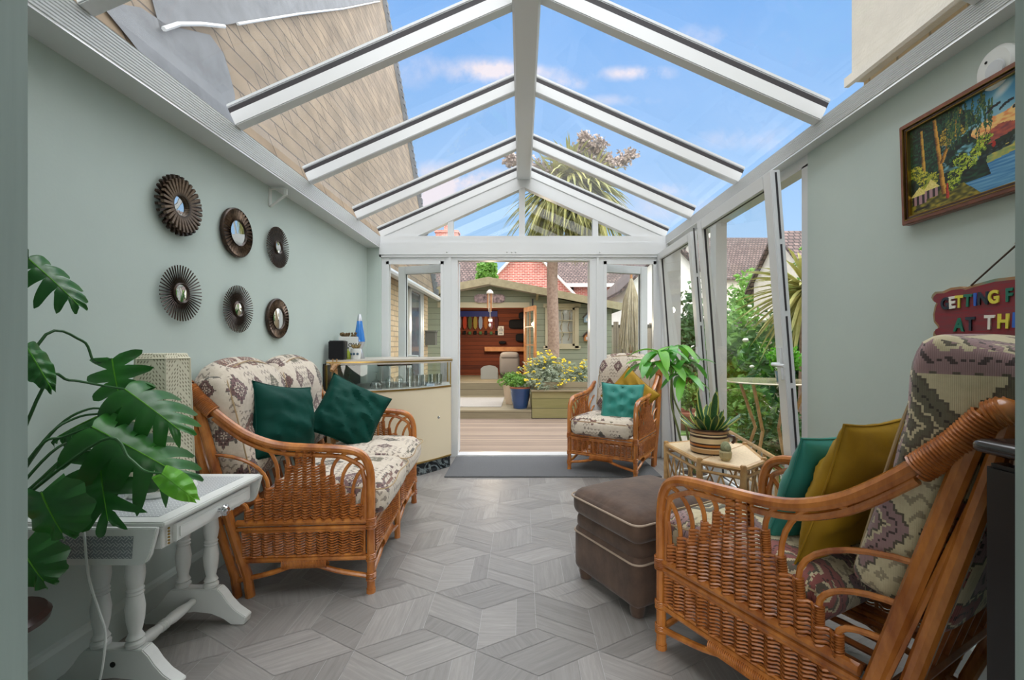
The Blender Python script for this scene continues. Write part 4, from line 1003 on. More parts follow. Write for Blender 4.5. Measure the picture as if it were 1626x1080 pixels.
# bamboo side table
M('bamboo', 'cda974', .4, col2='a97f4c', vs=14, coat=.2); M('rattan_top', 'd9c3a0', .6, var=.12, vs=90, bump=.2, bs=200)
def side_table():
    H = .50; pl = [(.965, 3.02), (1.01, 2.57), (1.18, 2.41), (1.38, 2.58), (1.47, 2.98), (1.22, 3.12)]
    c = Vector((1.2, 2.78, 0)); r = thing('bamboo_table', 'pale bamboo side table with crossed lattice sides under the snake plant', 'side table', c)
    Q = [Vector((x, y, 0))-c for x, y in pl]
    t_ = MB(); t_.prism([(q.x, q.y) for q in Q], H-.018, H-.004, 'z'); t_.build('tabletop', 'rattan_top', r, smooth=False)
    MB().tube([Q[1]*.97+Vector((0, 0, H-.003)), Q[4]*.97+Vector((0, 0, H-.003))], .0025, 5).build('seam', 'bamboo', r)
    for q in Q:
        b = MB(); b.tube([q+Vector((0, 0, 0)), q+Vector((0, 0, H+.006))], .017, 10); b.tube([q+Vector((0, 0, H+.004)), q+Vector((0, 0, H+.010))], .013, 8); b.build('leg', 'bamboo', r)
    for i in range(6):
        a, b2 = Q[i], Q[(i+1) % 6]; d = (b2-a); e = MB(); L = d.length; n = max(2, round(L/.12))
        for z in (H-.014, H-.060, .10): MB().tube([a+Vector((0, 0, z)), b2+Vector((0, 0, z))], .015 if z > H-.03 else .009, 8).build('rail', 'bamboo', r)
        g = MB()
        for k in range(n):
            p, q = a+d*(k/n), a+d*((k+1)/n)
            for (u, v) in ((p, q), (q, p)):
                mid = [(u.lerp(v, s_), .10+(H-.16)*s_) for s_ in (0, .25, .5, .75, 1)]
                g.tube([Vector((m_.x, m_.y, z)) for m_, z in mid], .0055, 6)
        g.build('lattice', 'bamboo', r)
side_table()
# snake plant in a striped bowl
m, t, b, out = nmat('striped_pot'); b.inputs['Roughness'].default_value = .3; b.inputs['Coat Weight'].default_value = .3
tc = t.add('ShaderNodeTexCoord'); s = t.add('ShaderNodeSeparateXYZ'); t.l.new(tc.outputs['Object'], s.inputs[0])
f = t.math('DIVIDE', s.outputs[2], .15)
t.l.new(t.ramp(f, [(0, lin('3b2418')), (.06, lin('b58e5e')), (.22, lin('e0c79a')), (.26, lin('3b2418')), (.33, lin('b8722e')), (.40, lin('3b2418')), (.46, lin('dcc396')), (.66, lin('3b2418')), (.74, lin('e0c79a')), (.80, lin('3b2418')), (.84, lin('a8805a')), (.93, lin('3b2418'))], 'CONSTANT'), b.inputs['Base Color'])
m, t, b, out = nmat('snake_leaf'); b.inputs['Roughness'].default_value = .35
tc = t.add('ShaderNodeTexCoord'); s = t.add('ShaderNodeSeparateXYZ'); t.l.new(tc.outputs['UV'], s.inputs[0])
e_ = t.math('GREATER_THAN', t.math('ABSOLUTE', t.math('SUBTRACT', s.outputs[0], .5)), .36)
n = t.add('ShaderNodeTexNoise', i_Scale=25.0, i_Detail=3.0); t.l.new(tc.outputs['UV'], n.inputs['Vector'])
t.l.new(t.mix(e_, t.ramp(n.outputs[0], [(.4, lin('1f4a2a')), (.6, lin('3f6a3c'))]), lin('b9bd62')), b.inputs['Base Color'])
def blade(mb, uv, base, d, up, L, w, bend, n=8, cup=.3):
    """strap leaf; appends uv pairs"""
    base = Vector(base); d = Vector(d).normalized(); side = d.cross(Vector(up)).normalized(); nn = side.cross(d)
    vs = []; 
    for i in range(n+1):
        s_ = i/n; ww = w*(.55+.9*s_ if s_ < .45 else (1-.0*s_)*math.sqrt(max(0, 1-((s_-.45)/.55)**2.2)))*.98
        c = base+d*L*s_-nn*bend*L*s_*s_ if False else base+d*L*s_+Vector((0, 0, -1))*bend*L*s_*s_
        for k, x in enumerate((-1, 0, 1)): vs.append(c+side*x*ww/2+nn*(abs(x))*ww*cup)
        uv += [(0, s_), (.5, s_), (1, s_)]
    mb.add(vs, [(3*i+k, 3*i+k+1, 3*i+k+4, 3*i+k+3) for i in range(n) for k in (0, 1)])
def setuv(o, uv):
    ul = o.data.uv_layers.new(name='UVMap')
    for lp in o.data.loops: ul.data[lp.index].uv = uv[lp.vertex_index]
def snake():
    r = thing('snake_plant', 'variegated snake plant in a brown striped bowl on the bamboo table', 'plant', (1.145, 2.77, .4965))
    MB().lathe([(0, 0), (.095, 0), (.107, .012), (.110, .07), (.110, .138), (.117, .143), (.117, .151), (.103, .151), (.100, .135), (0, .130)], (0, 0, 0), 36).build('bowl', 'striped_pot', r)
    h = MB(); h.tube(smooth([(.07, -.092, .115), (.10, -.105, .115), (.108, -.10, .09), (.10, -.092, .075)], 4), .009, 8); h.build('handle', 'dark_wood', r)
    MB().lathe([(.100, .133), (.05, .139), (0, .14)], (0, 0, 0), 20).build('soil', 'soil', r)
    rnd = random.Random(5)
    for k in range(26):
        a = k*2.4; ring = (k/26)**.8; rad = .012+.055*ring; tilt = .12+.95*ring
        d = (math.cos(a)*math.sin(tilt), math.sin(a)*math.sin(tilt), math.cos(tilt)); L = (.27-.07*ring if k < 3 else rnd.uniform(.12, .19))
        mb = MB(); uv = []; blade(mb, uv, (math.cos(a)*rad, math.sin(a)*rad, .13), d, (-d[1], d[0], .0) if False else (d[0], d[1], -.2), L, rnd.uniform(.044, .06), .08*ring, cup=.22)
        o = mb.build('leaf', 'snake_leaf', r); setuv(o, uv)
M('soil', '3a2c22', .95)
snake()
p = at(1152, 728, 2.56); r = thing('cactus_pot', 'tiny round cactus in a faceted pot at the front of the bamboo table', 'plant', (p.x, p.y, .4965))
MB().lathe([(0, 0), (.020, 0), (.033, .02), (.036, .05), (.031, .058), (.028, .05), (0, .05)], (0, 0, 0), 8).build('pot', 'stone_pot', r, smooth=False)
b = MB(); b.ball((0, 0, .075), .028, 14, (1, .8, 1.25)); b.ball((.004, -.012, .072), .022, 14, (1, .8, 1.2)); b.build('cactus', 'cactus_g', r); M('stone_pot', 'a89b72', .7, var=.1, vs=20); M('cactus_g', '8b8f6c', .8, bump=.5, bs=250)
# money tree
def money_tree():
    c = Vector((1.30, 3.42, 0)); r = thing('money_tree', 'money tree with slim bent trunks and glossy hand-shaped leaves by the tilted windows', 'plant', c)
    MB().lathe([(0, 0), (.085, 0), (.11, .17), (.118, .175), (.118, .19), (.10, .19), (.098, .175), (0, .175)], (0, 0, 0), 24).build('pot', 'white_paint', r)
    MB().lathe([(.098, .178), (0, .182)], (0, 0, 0), 16).build('soil', 'soil', r)
    hub = at(1066, 585, 3.35)-c
    for pts in ([(.01, 0, .17), (-.045, -.01, .45), at(1086, 668, 3.38)-c, at(1070, 632, 3.36)-c, hub], [(-.02, 0, .17), (-.09, -.0, .40), at(1076, 680, 3.38)-c, at(1066, 640, 3.36)-c, hub+Vector((0, 0, -.01))]):
        b = MB(); b.tube(smooth(pts, 5), [.011-.0003*i for i in range(21)], 8); b.build('trunk', 'trunk_green', r)
    rnd = random.Random(2)
    heads = [(hub+Vector((0, 0, .02)), 0), (at(1048, 560, 3.30)-c, 1), (at(1072, 552, 3.42)-c, 2), (at(1092, 578, 3.38)-c, 3), (at(1035, 578, 3.28)-c, 4), (at(1085, 600, 3.30)-c, 5)]
    for h, k in heads:
        if k: b = MB(); b.tube(smooth([hub, (hub+h)/2+Vector((0, 0, .02)), h], 4), .004, 6); b.build('stem', 'trunk_green', r)
        n = 7; a0 = rnd.uniform(0, 6)
        for i in range(n):
            a = a0+2*PI*i/n; tilt = rnd.uniform(.9, 1.5); d = (math.cos(a)*math.sin(tilt), math.sin(a)*math.sin(tilt), math.cos(tilt)-.05)
            mb = MB(); uv = []; blade(mb, uv, h, d, (0, 0, 1), rnd.uniform(.17, .25), rnd.uniform(.062, .08), rnd.uniform(.45, .95), cup=.18)
            o = mb.build('leaf', 'leaf_money' if (i+k) % 2 else 'leaf_light', r); setuv(o, uv)
M('trunk_green', '6d7a4a', .7, var=.2, vs=30); M('leaf_money', '3a8a38', .3, col2='6cb648', vs=6, trans=.25, spec=.6)
money_tree()
# painting -------------------------------------------------------------------
def painting():
    H0, H1, YA, LEN = 1.622, 2.012, 1.80, .74
    r = thing('framed_painting', 'framed tropical river painting with huts and palms on the right wall', 'painting', (0, 0, 0))
    Xw = XR
    tiltx = lambda h: Xw-.016-(h-H0)*.03
    fr = MB()
    for (y0, h0, y1, h1) in ((YA, H0, YA, H1), (YA-LEN, H0, YA-LEN, H1), (YA, H0, YA-LEN, H0), (YA, H1, YA-LEN, H1)):
        pass
    w_ = .032
    def mould(off, wd, dep, mat, nm):
        m_ = MB()
        a, b_, c_, d_ = YA-off, YA-LEN+off, H0+off, H1-off
        for (p, q, ax) in (((a-wd/2, c_), (a-wd/2, d_), 0), ((b_+wd/2, c_), (b_+wd/2, d_), 0), ((a, c_+wd/2), (b_, c_+wd/2), 1), ((a, d_-wd/2), (b_, d_-wd/2), 1)):
            m_.bar((tiltx(p[1]), p[0], p[1]), (tiltx(q[1]), q[0], q[1]), dep if ax == 1 and False else wd, dep, (1, 0, 0))
        m_.build(nm, mat, r, smooth=False, bevel=.003)
    mould(0, .018, .030, 'frame_wood', 'frame'); mould(.017, .012, .022, 'frame_dark', 'frame_inner'); mould(.0155, .0025, .036, 'gold', 'gold_line'); mould(.0275, .003, .024, 'gold', 'gold_line')
    # canvas painted cell by cell
    y0, y1, z0, z1 = YA-.029, YA-LEN+.029, H0+.029, H1-.029; cs = .0026
    nx, nz = int((y0-y1)/cs), int((z1-z0)/cs); rnd = random.Random(4); W_ = nx*cs; Hh = nz*cs
    img = [[None]*nx for _ in range(nz)]
    def mixc(a, b_, f): f = max(0, min(1, f)); return tuple(a[i]+(b_[i]-a[i])*f for i in range(3))
    for j in range(nz):
        for i in range(nx):
            s_, v = i*cs, j/nz; N1 = mnoise.noise(Vector((s_*14, v*9, 1))); N2 = mnoise.noise(Vector((s_*50, v*40, 5)))
            sky_ = mixc((176, 205, 208), (38, 118, 160), (v-.55)*2.2+N1*.3); cl_ = mnoise.noise(Vector((s_*9+3, v*6, 2)))
            if cl_ > .08 and v > .55: sky_ = mixc(sky_, (222, 222, 214), (cl_-.08)*4)
            hz = .50+(s_-.30)*.35
            if abs(v-(hz+.10)) < .10+N1*.04: sky_ = mixc((226, 140, 84), (238, 196, 120), .5+N2*2+(v-hz)*2)
            c = sky_
            mtn = hz+.03+.06*max(0, 1-abs(s_-.33)/.09)+N1*.03
            if v < mtn: c = mixc((190, 92, 66), (120, 60, 66), .5+N2)
            if v < hz-.03+N2*.02: c = mixc((18, 34, 30), (40, 52, 36), .5+N2)
            if v < hz-.13+N1*.02: c = mixc((206, 186, 84), (120, 150, 96), .5+N2-(s_-.35)*2)
            wl = hz-.22
            if v < wl: c = mixc((40, 110, 168), (150, 196, 214), .35+.6*mnoise.noise(Vector((s_*12, v*60, 3)))+(.25-v)*.4)
            if s_ < .30-(v-.2)*.10+N1*.03 and v > .16: c = mixc((10, 26, 24), (24, 74, 48), .35+N2*1.2+N1*.4)
            if .13 < s_ < .27 and .35 < v < .72 and N1 > -.05: c = mixc(c, (120, 176, 196), .5+N2)
            if v < .17+max(0, .22-s_)*.25+N2*.03 and s_ < .27-v*.35: c = mixc((60, 62, 22), (156, 142, 44), .5+N2*1.2-v)
            img[j][i] = c
    def disc(s_, v, rx, ry, col, jit=0):
        for j in range(int((v-ry)*nz), int((v+ry)*nz)+1):
            for i in range(int((s_-rx)/cs), int((s_+rx)/cs)+1):
                if 0 <= i < nx and 0 <= j < nz and ((i*cs-s_)/rx)**2+((j/nz-v)/ry)**2 <= 1 and rnd.random() > jit: img[j][i] = col
    def line(p, q, w0, w1, ca, cb):
        n = 60
        for k in range(n+1):
            f = k/n; s_, v = p[0]+(q[0]-p[0])*f, p[1]+(q[1]-p[1])*f; ww = w0+(w1-w0)*f
            for m_ in range(5): disc(s_+(m_-2)/4*ww, v, .0028, .012, mixc(ca, cb, m_/4+(0.3 if int(f*9) % 2 else 0)))
    def tree(cx, cv, r_, n=70, pal=((84, 120, 34), (170, 176, 50), (36, 62, 28))):
        for _ in range(n):
            a = rnd.uniform(0, 6.28); q = r_*math.sqrt(rnd.random()); disc(cx+q*math.cos(a), cv+q*2.3*math.sin(a), rnd.uniform(.003, .008), .012, rnd.choice(pal), .3)
    for k in range(22): tree(rnd.uniform(.0, .20), rnd.uniform(.45, 1), .03, 40, ((16, 48, 34), (30, 84, 56), (12, 28, 26)))
    line((.060, .30), (.050, .92), .010, .006, (90, 56, 20), (206, 160, 60)); line((.135, .14), (.105, .97), .014, .008, (96, 56, 22), (216, 160, 62)); line((.13, .48), (.205, .95), .010, .005, (96, 56, 22), (206, 150, 60))
    for (a, b_) in ((.02, .48), (.05, .40), (.085, .34), (.07, .28)): tree(a, b_, .030, 90, ((150, 160, 44), (196, 190, 60), (60, 80, 30)))
    for (a, b_) in ((.16, .78), (.19, .72), (.15, .70)): tree(a, b_, .028, 70, ((150, 128, 40), (190, 160, 60), (60, 60, 26)))
    for (a, b_) in ((.20, .42), (.23, .36), (.18, .30), (.26, .45), (.17, .20), (.28, .52)): tree(a, b_, .026, 80, ((110, 140, 40), (180, 196, 60), (24, 44, 26)))
    for k in range(60):
        s_ = rnd.uniform(.15, .31); v0 = rnd.uniform(.80, 1.0); ln = rnd.uniform(.05, .35)
        for q in range(14): disc(s_+rnd.uniform(-.002, .002), v0-ln*q/14, .0022, .012, rnd.choice(((20, 62, 50), (30, 84, 56), (90, 110, 50))))
    for k in range(7): disc(.012+k*.0, .1, .001, .001, (0, 0, 0))
    for (a, b_, w2, h2) in ((.035, .205, .040, .10), (.085, .235, .034, .11)):
        for j in range(nz):
            for i in range(nx):
                s_, v = i*cs, j/nz
                if b_-.10 < v < b_ and abs(s_-a) < w2*.75: img[j][i] = (168, 130, 136) if int(s_*90) % 2 else (40, 30, 34)
                if b_ <= v < b_+h2 and abs(s_-a) < w2*(1-(v-b_)/h2): img[j][i] = mixc((214, 196, 96), (240, 226, 150), rnd.random())
    line((.148, .08), (.148, .22), .006, .004, (130, 30, 24), (190, 60, 40))
    line((.29, .40), (.37, .44), .006, .004, (20, 30, 30), (70, 90, 84)); line((.27, .36), (.36, .38), .010, .006, (24, 40, 40), (90, 120, 116)); line((.36, .38), (.40, .50), .008, .003, (20, 34, 36), (80, 110, 110)); disc(.31, .44, .006, .03, (170, 40, 30))
    for (a, b_) in ((.31, .80), (.35, .78), (.39, .74)):
        line((a-.018, b_-.03), (a, b_), .003, .003, (20, 24, 30), (30, 34, 40)); line((a, b_), (a+.02, b_+.01), .003, .003, (20, 24, 30), (30, 34, 40))
    line((.012, .05), (.07, .06), .002, .002, (30, 20, 16), (30, 20, 16))
    vs = []; fs = []
    for j in range(nz+1):
        for i in range(nx+1): z = z0+j*cs; vs.append((tiltx(z)+.002, y0-i*cs, z))
    for j in range(nz):
        for i in range(nx): a = j*(nx+1)+i; fs.append((a, a+1, a+nx+2, a+nx+1))
    me = bpy.data.meshes.new('canvas'); me.from_pydata(vs, [], fs); ca = me.color_attributes.new('paint', 'FLOAT_COLOR', 'CORNER')
    k = 0
    buf = []
    for j in range(nz):
        for i in range(nx):
            c = lin(tuple(max(0, min(255, x))/255 for x in img[j][i])); buf += list(c)*4
    ca.data.foreach_set('color', buf); me.materials.append(MATS['canvas']); o = bpy.data.objects.new('canvas', me); COL.objects.link(o); o.parent = r
M('frame_wood', '5c3020', .35, col2='8a4e34', vs=20, coat=.3); M('frame_dark', '33180f', .35, coat=.3)
m, t, b, out = nmat('canvas'); a_ = t.add('ShaderNodeAttribute', attribute_name='paint'); t.l.new(a_.outputs[0], b.inputs['Base Color']); b.inputs['Roughness'].default_value = .4
painting()
# alarm sounder
r = thing('alarm_box', 'white oval alarm box on the right wall above the painting', 'alarm', (XR, 1.45, 2.035)); b = MB()
b.lathe([(.062, 0), (.062, -.018), (.052, -.032), (0, -.036)], (0, 0, 0), 32, (1, 0, 0)); o = b.build('case', 'white_paint', r); b = MB(); b.ball((-.033, .02, .03), .005, 6); b.build('led', 'black', r); o.scale = (1, 1, 1.15)
b = MB(); b.lathe([(.03, -.036), (.028, -.040), (0, -.041)], (0, -.01, -.01), 24, (1, 0, 0)); b.build('grille', 'upvc_grey', r)
# painted sign
def sign():
    r = thing('wooden_sign', 'carved red wooden sign reading GETTING F, AT THE on a cord', 'sign', (0, 0, 0)); X = XR-.004
    top = [(1.672, 1.335), (1.66, 1.345), (1.63, 1.343), (1.60, 1.352), (1.565, 1.352), (1.55, 1.345), (1.52, 1.352), (1.45, 1.362), (1.38, 1.360), (1.2, 1.365), (.98, 1.36)]
    left = [(1.675, 1.325), (1.668, 1.312), (1.655, 1.305), (1.662, 1.290), (1.668, 1.262), (1.665, 1.235), (1.650, 1.218), (1.648, 1.208), (1.665, 1.200), (1.668, 1.185), (1.655, 1.172), (1.62, 1.168), (1.5, 1.165), (1.2, 1.165), (.98, 1.165)]
    poly = top[::-1]+left
    b = MB(); b.prism(poly, X-.022, X, 'x'); b.build('edge_board', 'sign_tan', r, smooth=False)
    cy, cz = 1.33, 1.262; b = MB(); b.prism([(cy+(y-cy)*.965, cz+(z-cz)*.90) for y, z in poly], X-.027, X-.020, 'x'); b.build('red_face', 'sign_red', r, smooth=False)
    cols = {'k': 'ink_navy', 'w': 'paint_white', 'y': 'paint_yellow', 'g': 'paint_green', 'b': 'paint_blue'}
    row1 = [('G', 1.612, 'k'), ('E', 1.587, 'w'), ('T', 1.561, 'y'), ('T', 1.531, 'g'), ('I', 1.506, 'b'), ('N', 1.480, 'k'), ('G', 1.447, 'y'), ('F', 1.401, 'g')]
    row2 = [('A', 1.562, 'g'), ('T', 1.522, 'k'), ('T', 1.460, 'w'), ('H', 1.418, 'y'), ('E', 1.380, 'b')]
    for row, z, sz in ((row1, 1.296, .056), (row2, 1.216, .062)):
        for ch, y, c in row:
            Mx = Matrix.Translation((X-.029, y, z+(1.6-y)*.035)) @ Matrix.Rotation(-PI/2, 4, 'Z') @ Matrix.Rotation(PI/2, 4, 'X') @ Matrix.Rotation(random.uniform(-.06, .06), 4, 'Z') @ Matrix.Scale(.82, 4, (1, 0, 0))
            textmesh(ch, sz, cols[c], r, Mx, .002, 'letter', .0022)
    c = MB(); c.tube([(X-.024, 1.525, 1.350), (X-.008, 1.396, 1.462)], .0028, 6); c.tube([(X-.008, 1.396, 1.462), (X-.024, 1.15, 1.36)], .0028, 6); c.build('cord', 'cord', r)
    n = MB(); n.tube([(XR, 1.396, 1.462), (X-.014, 1.396, 1.464)], .004, 8); n.build('nail', 'chrome', r)
M('sign_tan', 'b07848', .7, col2='5f8a78', vs=14); M('sign_red', '8e2430', .7, col2='6e3a40', vs=60, stretch=(1, .3, 3)); M('ink_navy', '1c2a3a', .5); M('paint_white', 'e6e3da', .5); M('paint_yellow', 'dcd24a', .5); M('paint_green', '12705a', .5); M('paint_blue', '2a62c0', .5); M('cord', '4a3c34', .9)
sign()
# black unit by the doorway
def unit():
    r = thing('black_heater', 'tall black metal appliance with rounded lid at the right edge', 'appliance', (.955, .825, 0))
    MB().box(-.065, .10, -.03, .05, .0, .925).build('body', 'black', r, smooth=False, bevel=.008)
    l = MB(); l.add(*rbox(.19, .11, .028, .013, 10)); o = l.build('lid', 'black_gloss', r); o.location = (.018, .01, .955)
    n = MB(); n.lathe([(.05, .925), (.046, .944)], (.015, .01, 0), 20); n.build('collar', 'black_gloss', r)
    for z0, z1 in ((.80, .875), (.66, .72)):
        h = MB(); h.tube(smooth([(-.02, -.031, z1), (-.02, -.055, z1), (-.02, -.058, z0), (-.02, -.031, z0)], 4), .008, 8); h.build('handle', 'black_gloss', r)
        e = MB(); e.box(-.03, -.006, -.050, -.03, z0-.012, z0-.006); e.build('handle_bracket', 'chrome', r)
unit()
# ================================================================ OUTSIDE
boardmat('deck', '77675a', 'a89480', '483e36', .11, 'X', gapw=.10); boardmat('sleeper', '7f765f', '9f9378', '4a4438', .17, 'X', gapw=.04); boardmat('planter_wood', '7d7b4a', '9f946c', '45412e', .17, 'X', gapw=.04)
boardmat('cladding', '99a18c', 'a9b19c', '6b7362', .13, 'X', gapw=.07, grain=(2, 20)); boardmat('cabin_wood', '4a1c0c', '8c4018', '2a0e06', .11, 'X', gapw=.07, grain=(3, 50)); boardmat('fence_wood', '8f8273', 'b3a695', '51493f', .12, 'Y', gapw=.08)
brickmat('buff_brick', 'cfb48c', 'dcc4a0', 'a8977c', .22, .075, .008); brickmat('red_brick', 'a5544a', 'b9695a', 'c9b3a6', .22, .075, .010)
brickmat('tile_brown', '5b4a46', '72605a', '2e2624', .18, .14, .02, offset=.5); brickmat('stone_tile', '84745f', '98866e', '544a40', .42, .14, .006, offset=.5, skew=.6, var=.35)
M('lawn', '5f8a3a', .95, col2='7fa650', vs=12); M('gravel', '9a9488', .95, col2='b8b2a6', vs=30); M('render_cream', 'c4bfb2', .9, var=.06, vs=8, bump=.3, bs=60); M('render_white', 'e2e0da', .9); M('trim_cream', 'cfc6a8', .6); M('fascia_wood', 'aca283', .7, var=.15, vs=10)
M('lead', '5e6265', .6, var=.25, vs=6); M('pine', 'b4713a', .5, col2='cf9058', vs=8); M('felt', '5d5a52', .9); M('pot_blue', '2b4a7c', .25, coat=.6); M('pot_beige', 'c9b49a', .7); M('yellow', 'ead23a', .6); M('grey_leaf', '9aa892', .7, col2='b9c4ae', vs=30, trans=.2); M('green_leaf', '4c7a30', .6, col2='7fae4a', vs=9, trans=.25); M('dark_green', '2c4f26', .6, col2='4d7a3a', vs=9, trans=.2); M('blossom', 'f0efe6', .7); M('frond', '7e8a52', .6, col2='c2bb72', vs=3, trans=.2); M('frond_dry', 'a8997c', .8, col2='cbbfa4', vs=6); M('silver_grey', 'a9aca8', .5); M('grey_fabric', '8a8480', .9)
st_ = lambda n, mb, mat, lab, cat='structure', uv=True: tag(mb.build(n, mat, smooth=False, uv=uv), lab, cat, kind='structure')
st_('ground_gravel', MB().box(-30, 30, 4.86, 60, -.40, -.17), 'gravel', 'pale gravelly ground of the garden', 'ground')
st_('ground_lawn', MB().box(1.66, 30, -4, 4.85, -.40, -.165), 'gravel', 'ground beside the conservatory', 'ground')
st_('lawn', MB().box(1.9, 5, 6.6, 12.8, -.2, -.15), 'lawn', 'green lawn seen through the right-hand windows', 'lawn')
st_('deck', MB().box(-1.84, 1.9, 4.83, 7.70, -.16, -.10), 'deck', 'weathered timber deck outside the end doors', 'deck')
b = MB(); b.box(-1.84, .17, 7.70, 10.0, -.16, .04); st_('deck_step', b, 'sleeper', 'wide timber step with a mat in front of the cabin', 'step')
b = MB(); b.box(-1.84, .05, 9.95, 10.28, .04, .32); st_('cabin_step', b, 'sleeper', 'timber step under the cabin doorway', 'step')
M('step_mat', 'aaa59d', .95, var=.1, vs=50)
tag(MB().box(-1.45, -.36, 8.1, 9.5, .041, .052).build('outdoor_mat', 'step_mat', smooth=False), 'pale patterned mat lying on the timber step', 'mat')
# planter
r = thing('raised_planter', 'mossy timber sleeper planter to the right of the steps', 'planter', (.18, 7.72, -.1))
MB().box(0, 1.75, 0, .05, 0, .46).build('front_board', 'planter_wood', r, smooth=False, uv=True); MB().box(0, .05, .05, 1.3, 0, .46).build('side_board', 'planter_wood', r, smooth=False, uv=True); MB().box(0, 1.75, 1.3, 1.35, 0, .46).build('back_board', 'planter_wood', r, smooth=False, uv=True)
b = MB(); b.box(-.02, 1.77, -.03, .09, .46, .485); b.build('cap_board', 'sleeper', r, smooth=False, uv=True); b = MB(); b.box(.05, 1.75, .05, 1.3, 0, .40); b.build('soil', 'soil', r, smooth=False)
b = MB(); b.bar((.05, .12, .49), (.05, .30, .58), .04, .14); b.bar((.2, .12, .55), (1.75, .12, .55), .03, .12); b.build('back_rail', 'sleeper', r, smooth=False, uv=True)
# generic foliage
def leaves(mb, c, rad, n, size, seed=0, shell=.5, elong=1.8):
    rnd = random.Random(seed); c = Vector(c)
    for _ in range(n):
        d = Vector((rnd.gauss(0, 1), rnd.gauss(0, 1), rnd.gauss(0, 1))).normalized(); q = (shell+(1-shell)*rnd.random())
        nz_ = 1+.35*mnoise.noise(d*2.2+Vector((seed, 0, 0)))
        p = c+Vector((d.x*rad[0], d.y*rad[1], d.z*rad[2]))*q*nz_
        a = Vector((rnd.gauss(0, 1), rnd.gauss(0, 1), rnd.gauss(0, .7))).normalized(); b = a.cross(Vector((rnd.gauss(0, 1), rnd.gauss(0, 1), rnd.gauss(0, 1)))).normalized(); s_ = size*rnd.uniform(.6, 1.3)
        n2 = a.cross(b)*.2*s_
        mb.add([p-a*s_*elong/2, p+b*s_/2+n2, p+a*s_*elong/2, p-b*s_/2+n2], [(0, 1, 2, 3)])
def shrub(name, label, cat, c, rad, n, size, mat, seed, group=None, stems=5, flowers=None, zb=-.16):
    r = thing(name, label, cat, (c[0], c[1], zb), 0, group); cz = c[2]-zb
    st = MB()
    for k in range(stems):
        a = 2*PI*k/stems; st.tube(smooth([(0.02*math.cos(a), .02*math.sin(a), 0), (rad[0]*.25*math.cos(a), rad[1]*.25*math.sin(a), cz*.6), (rad[0]*.5*math.cos(a), rad[1]*.5*math.sin(a), cz)], 3), .012, 6)
    st.build('stem', 'bark', r)
    f = MB(); leaves(f, (0, 0, cz), rad, n, size, seed, .35); f.build('foliage', mat, r, smooth=False)
    if flowers:
        k, sz, fm = flowers; g = MB(); rnd = random.Random(seed+5)
        for _ in range(k):
            a = rnd.uniform(0, 6.28); e = rnd.uniform(-.1, 1.2); g.ball((rad[0]*math.cos(a)*math.cos(e), rad[1]*math.sin(a)*math.cos(e), cz+rad[2]*math.sin(e)*1.02), sz*rnd.uniform(.7, 1.2), 6, (1, 1, .6))
        g.build('blossom', fm, r)
    return r
# potted plants by the step
r = thing('blue_pot', 'glossy blue glazed pot with green plants at the edge of the step', 'plant pot', (-.02, 7.98, .041))
MB().lathe([(0, 0), (.12, 0), (.155, .15), (.175, .32), (.185, .34), (.185, .37), (.165, .37), (.15, .32), (0, .31)], (0, 0, 0), 28).build('pot', 'pot_blue', r)
MB().lathe([(.187, .352), (.189, .362), (.187, .375), (.165, .375)], (0, 0, 0), 28).build('rim', 'terracotta', r)
b = MB(); leaves(b, (0, 0, .45), (.22, .2, .13), 500, .035, 3, .2); b.build('foliage', 'green_leaf', r, smooth=False)
r = thing('beige_pot', 'beige pot with feathery leaves behind the blue pot', 'plant pot', (-.17, 8.55, .041))
MB().lathe([(0, 0), (.12, 0), (.16, .2), (.18, .36), (.16, .36), (.15, .3), (0, .3)], (0, 0, 0), 28).build('pot', 'pot_beige', r)
b = MB(); leaves(b, (0, 0, .45), (.28, .2, .16), 500, .035, 9, .2); b.build('foliage', 'green_leaf', r, smooth=False)
def bush(c, R, seed, lab, n=260):
    r = thing('flower_bush', lab, 'plant', c, 0, 'yellow-flowered grey bushes in the planter'); rnd = random.Random(seed); st = MB(); fl = MB(); lf = MB()
    for k in range(n):
        a = rnd.uniform(0, 6.28); e = rnd.uniform(.15, 1.45); q = rnd.uniform(.75, 1.05); tip = Vector((R[0]*math.cos(a)*math.cos(e), R[1]*math.sin(a)*math.cos(e), R[2]*math.sin(e)))*q
        st.tube([(0, 0, 0), tip*.6+Vector((0, 0, .05)), tip], .003, 3, cap=False)
        for j in range(5): f = rnd.uniform(.3, .97); leaves(lf, tip*f, (.05, .05, .04), 2, .035, rnd.randrange(9999), 0, 3)
        if rnd.random() < .36:
            for j in range(4): fl.ball(tip+Vector((rnd.uniform(-.035, .035), rnd.uniform(-.035, .035), rnd.uniform(0, .025))), rnd.uniform(.014, .024), 5, (1, 1, .6))
    st.build('stem', 'grey_leaf', r); lf.build('foliage', 'grey_leaf', r, smooth=False); fl.build('blossom', 'yellow', r)
bush((.42, 8.1, .30), (.62, .5, .72), 1, 'grey-leaved bush with yellow flower heads left of the palm trunk')
bush((1.12, 8.3, .30), (.55, .5, .58), 2, 'grey-leaved bush with yellow flower heads right of the palm trunk', 180)
r = thing('spiky_plant', 'spiky pink-edged strap-leaved plant at the right of the planter', 'plant', (1.65, 8.35, .30)); uvd = []
b = MB(); rnd = random.Random(8)
for k in range(46):
    a = rnd.uniform(0, 6.28); e = rnd.uniform(.1, 1.3); blade(b, uvd, (0, 0, .15), (math.cos(a)*math.cos(e), math.sin(a)*math.cos(e), math.sin(e)), (0, 0, 1), rnd.uniform(.5, .8), .045, .15)
b.build('foliage', 'cord_pink', r); M('cord_pink', '7c6a52', .5, col2='c9a68c', vs=5)
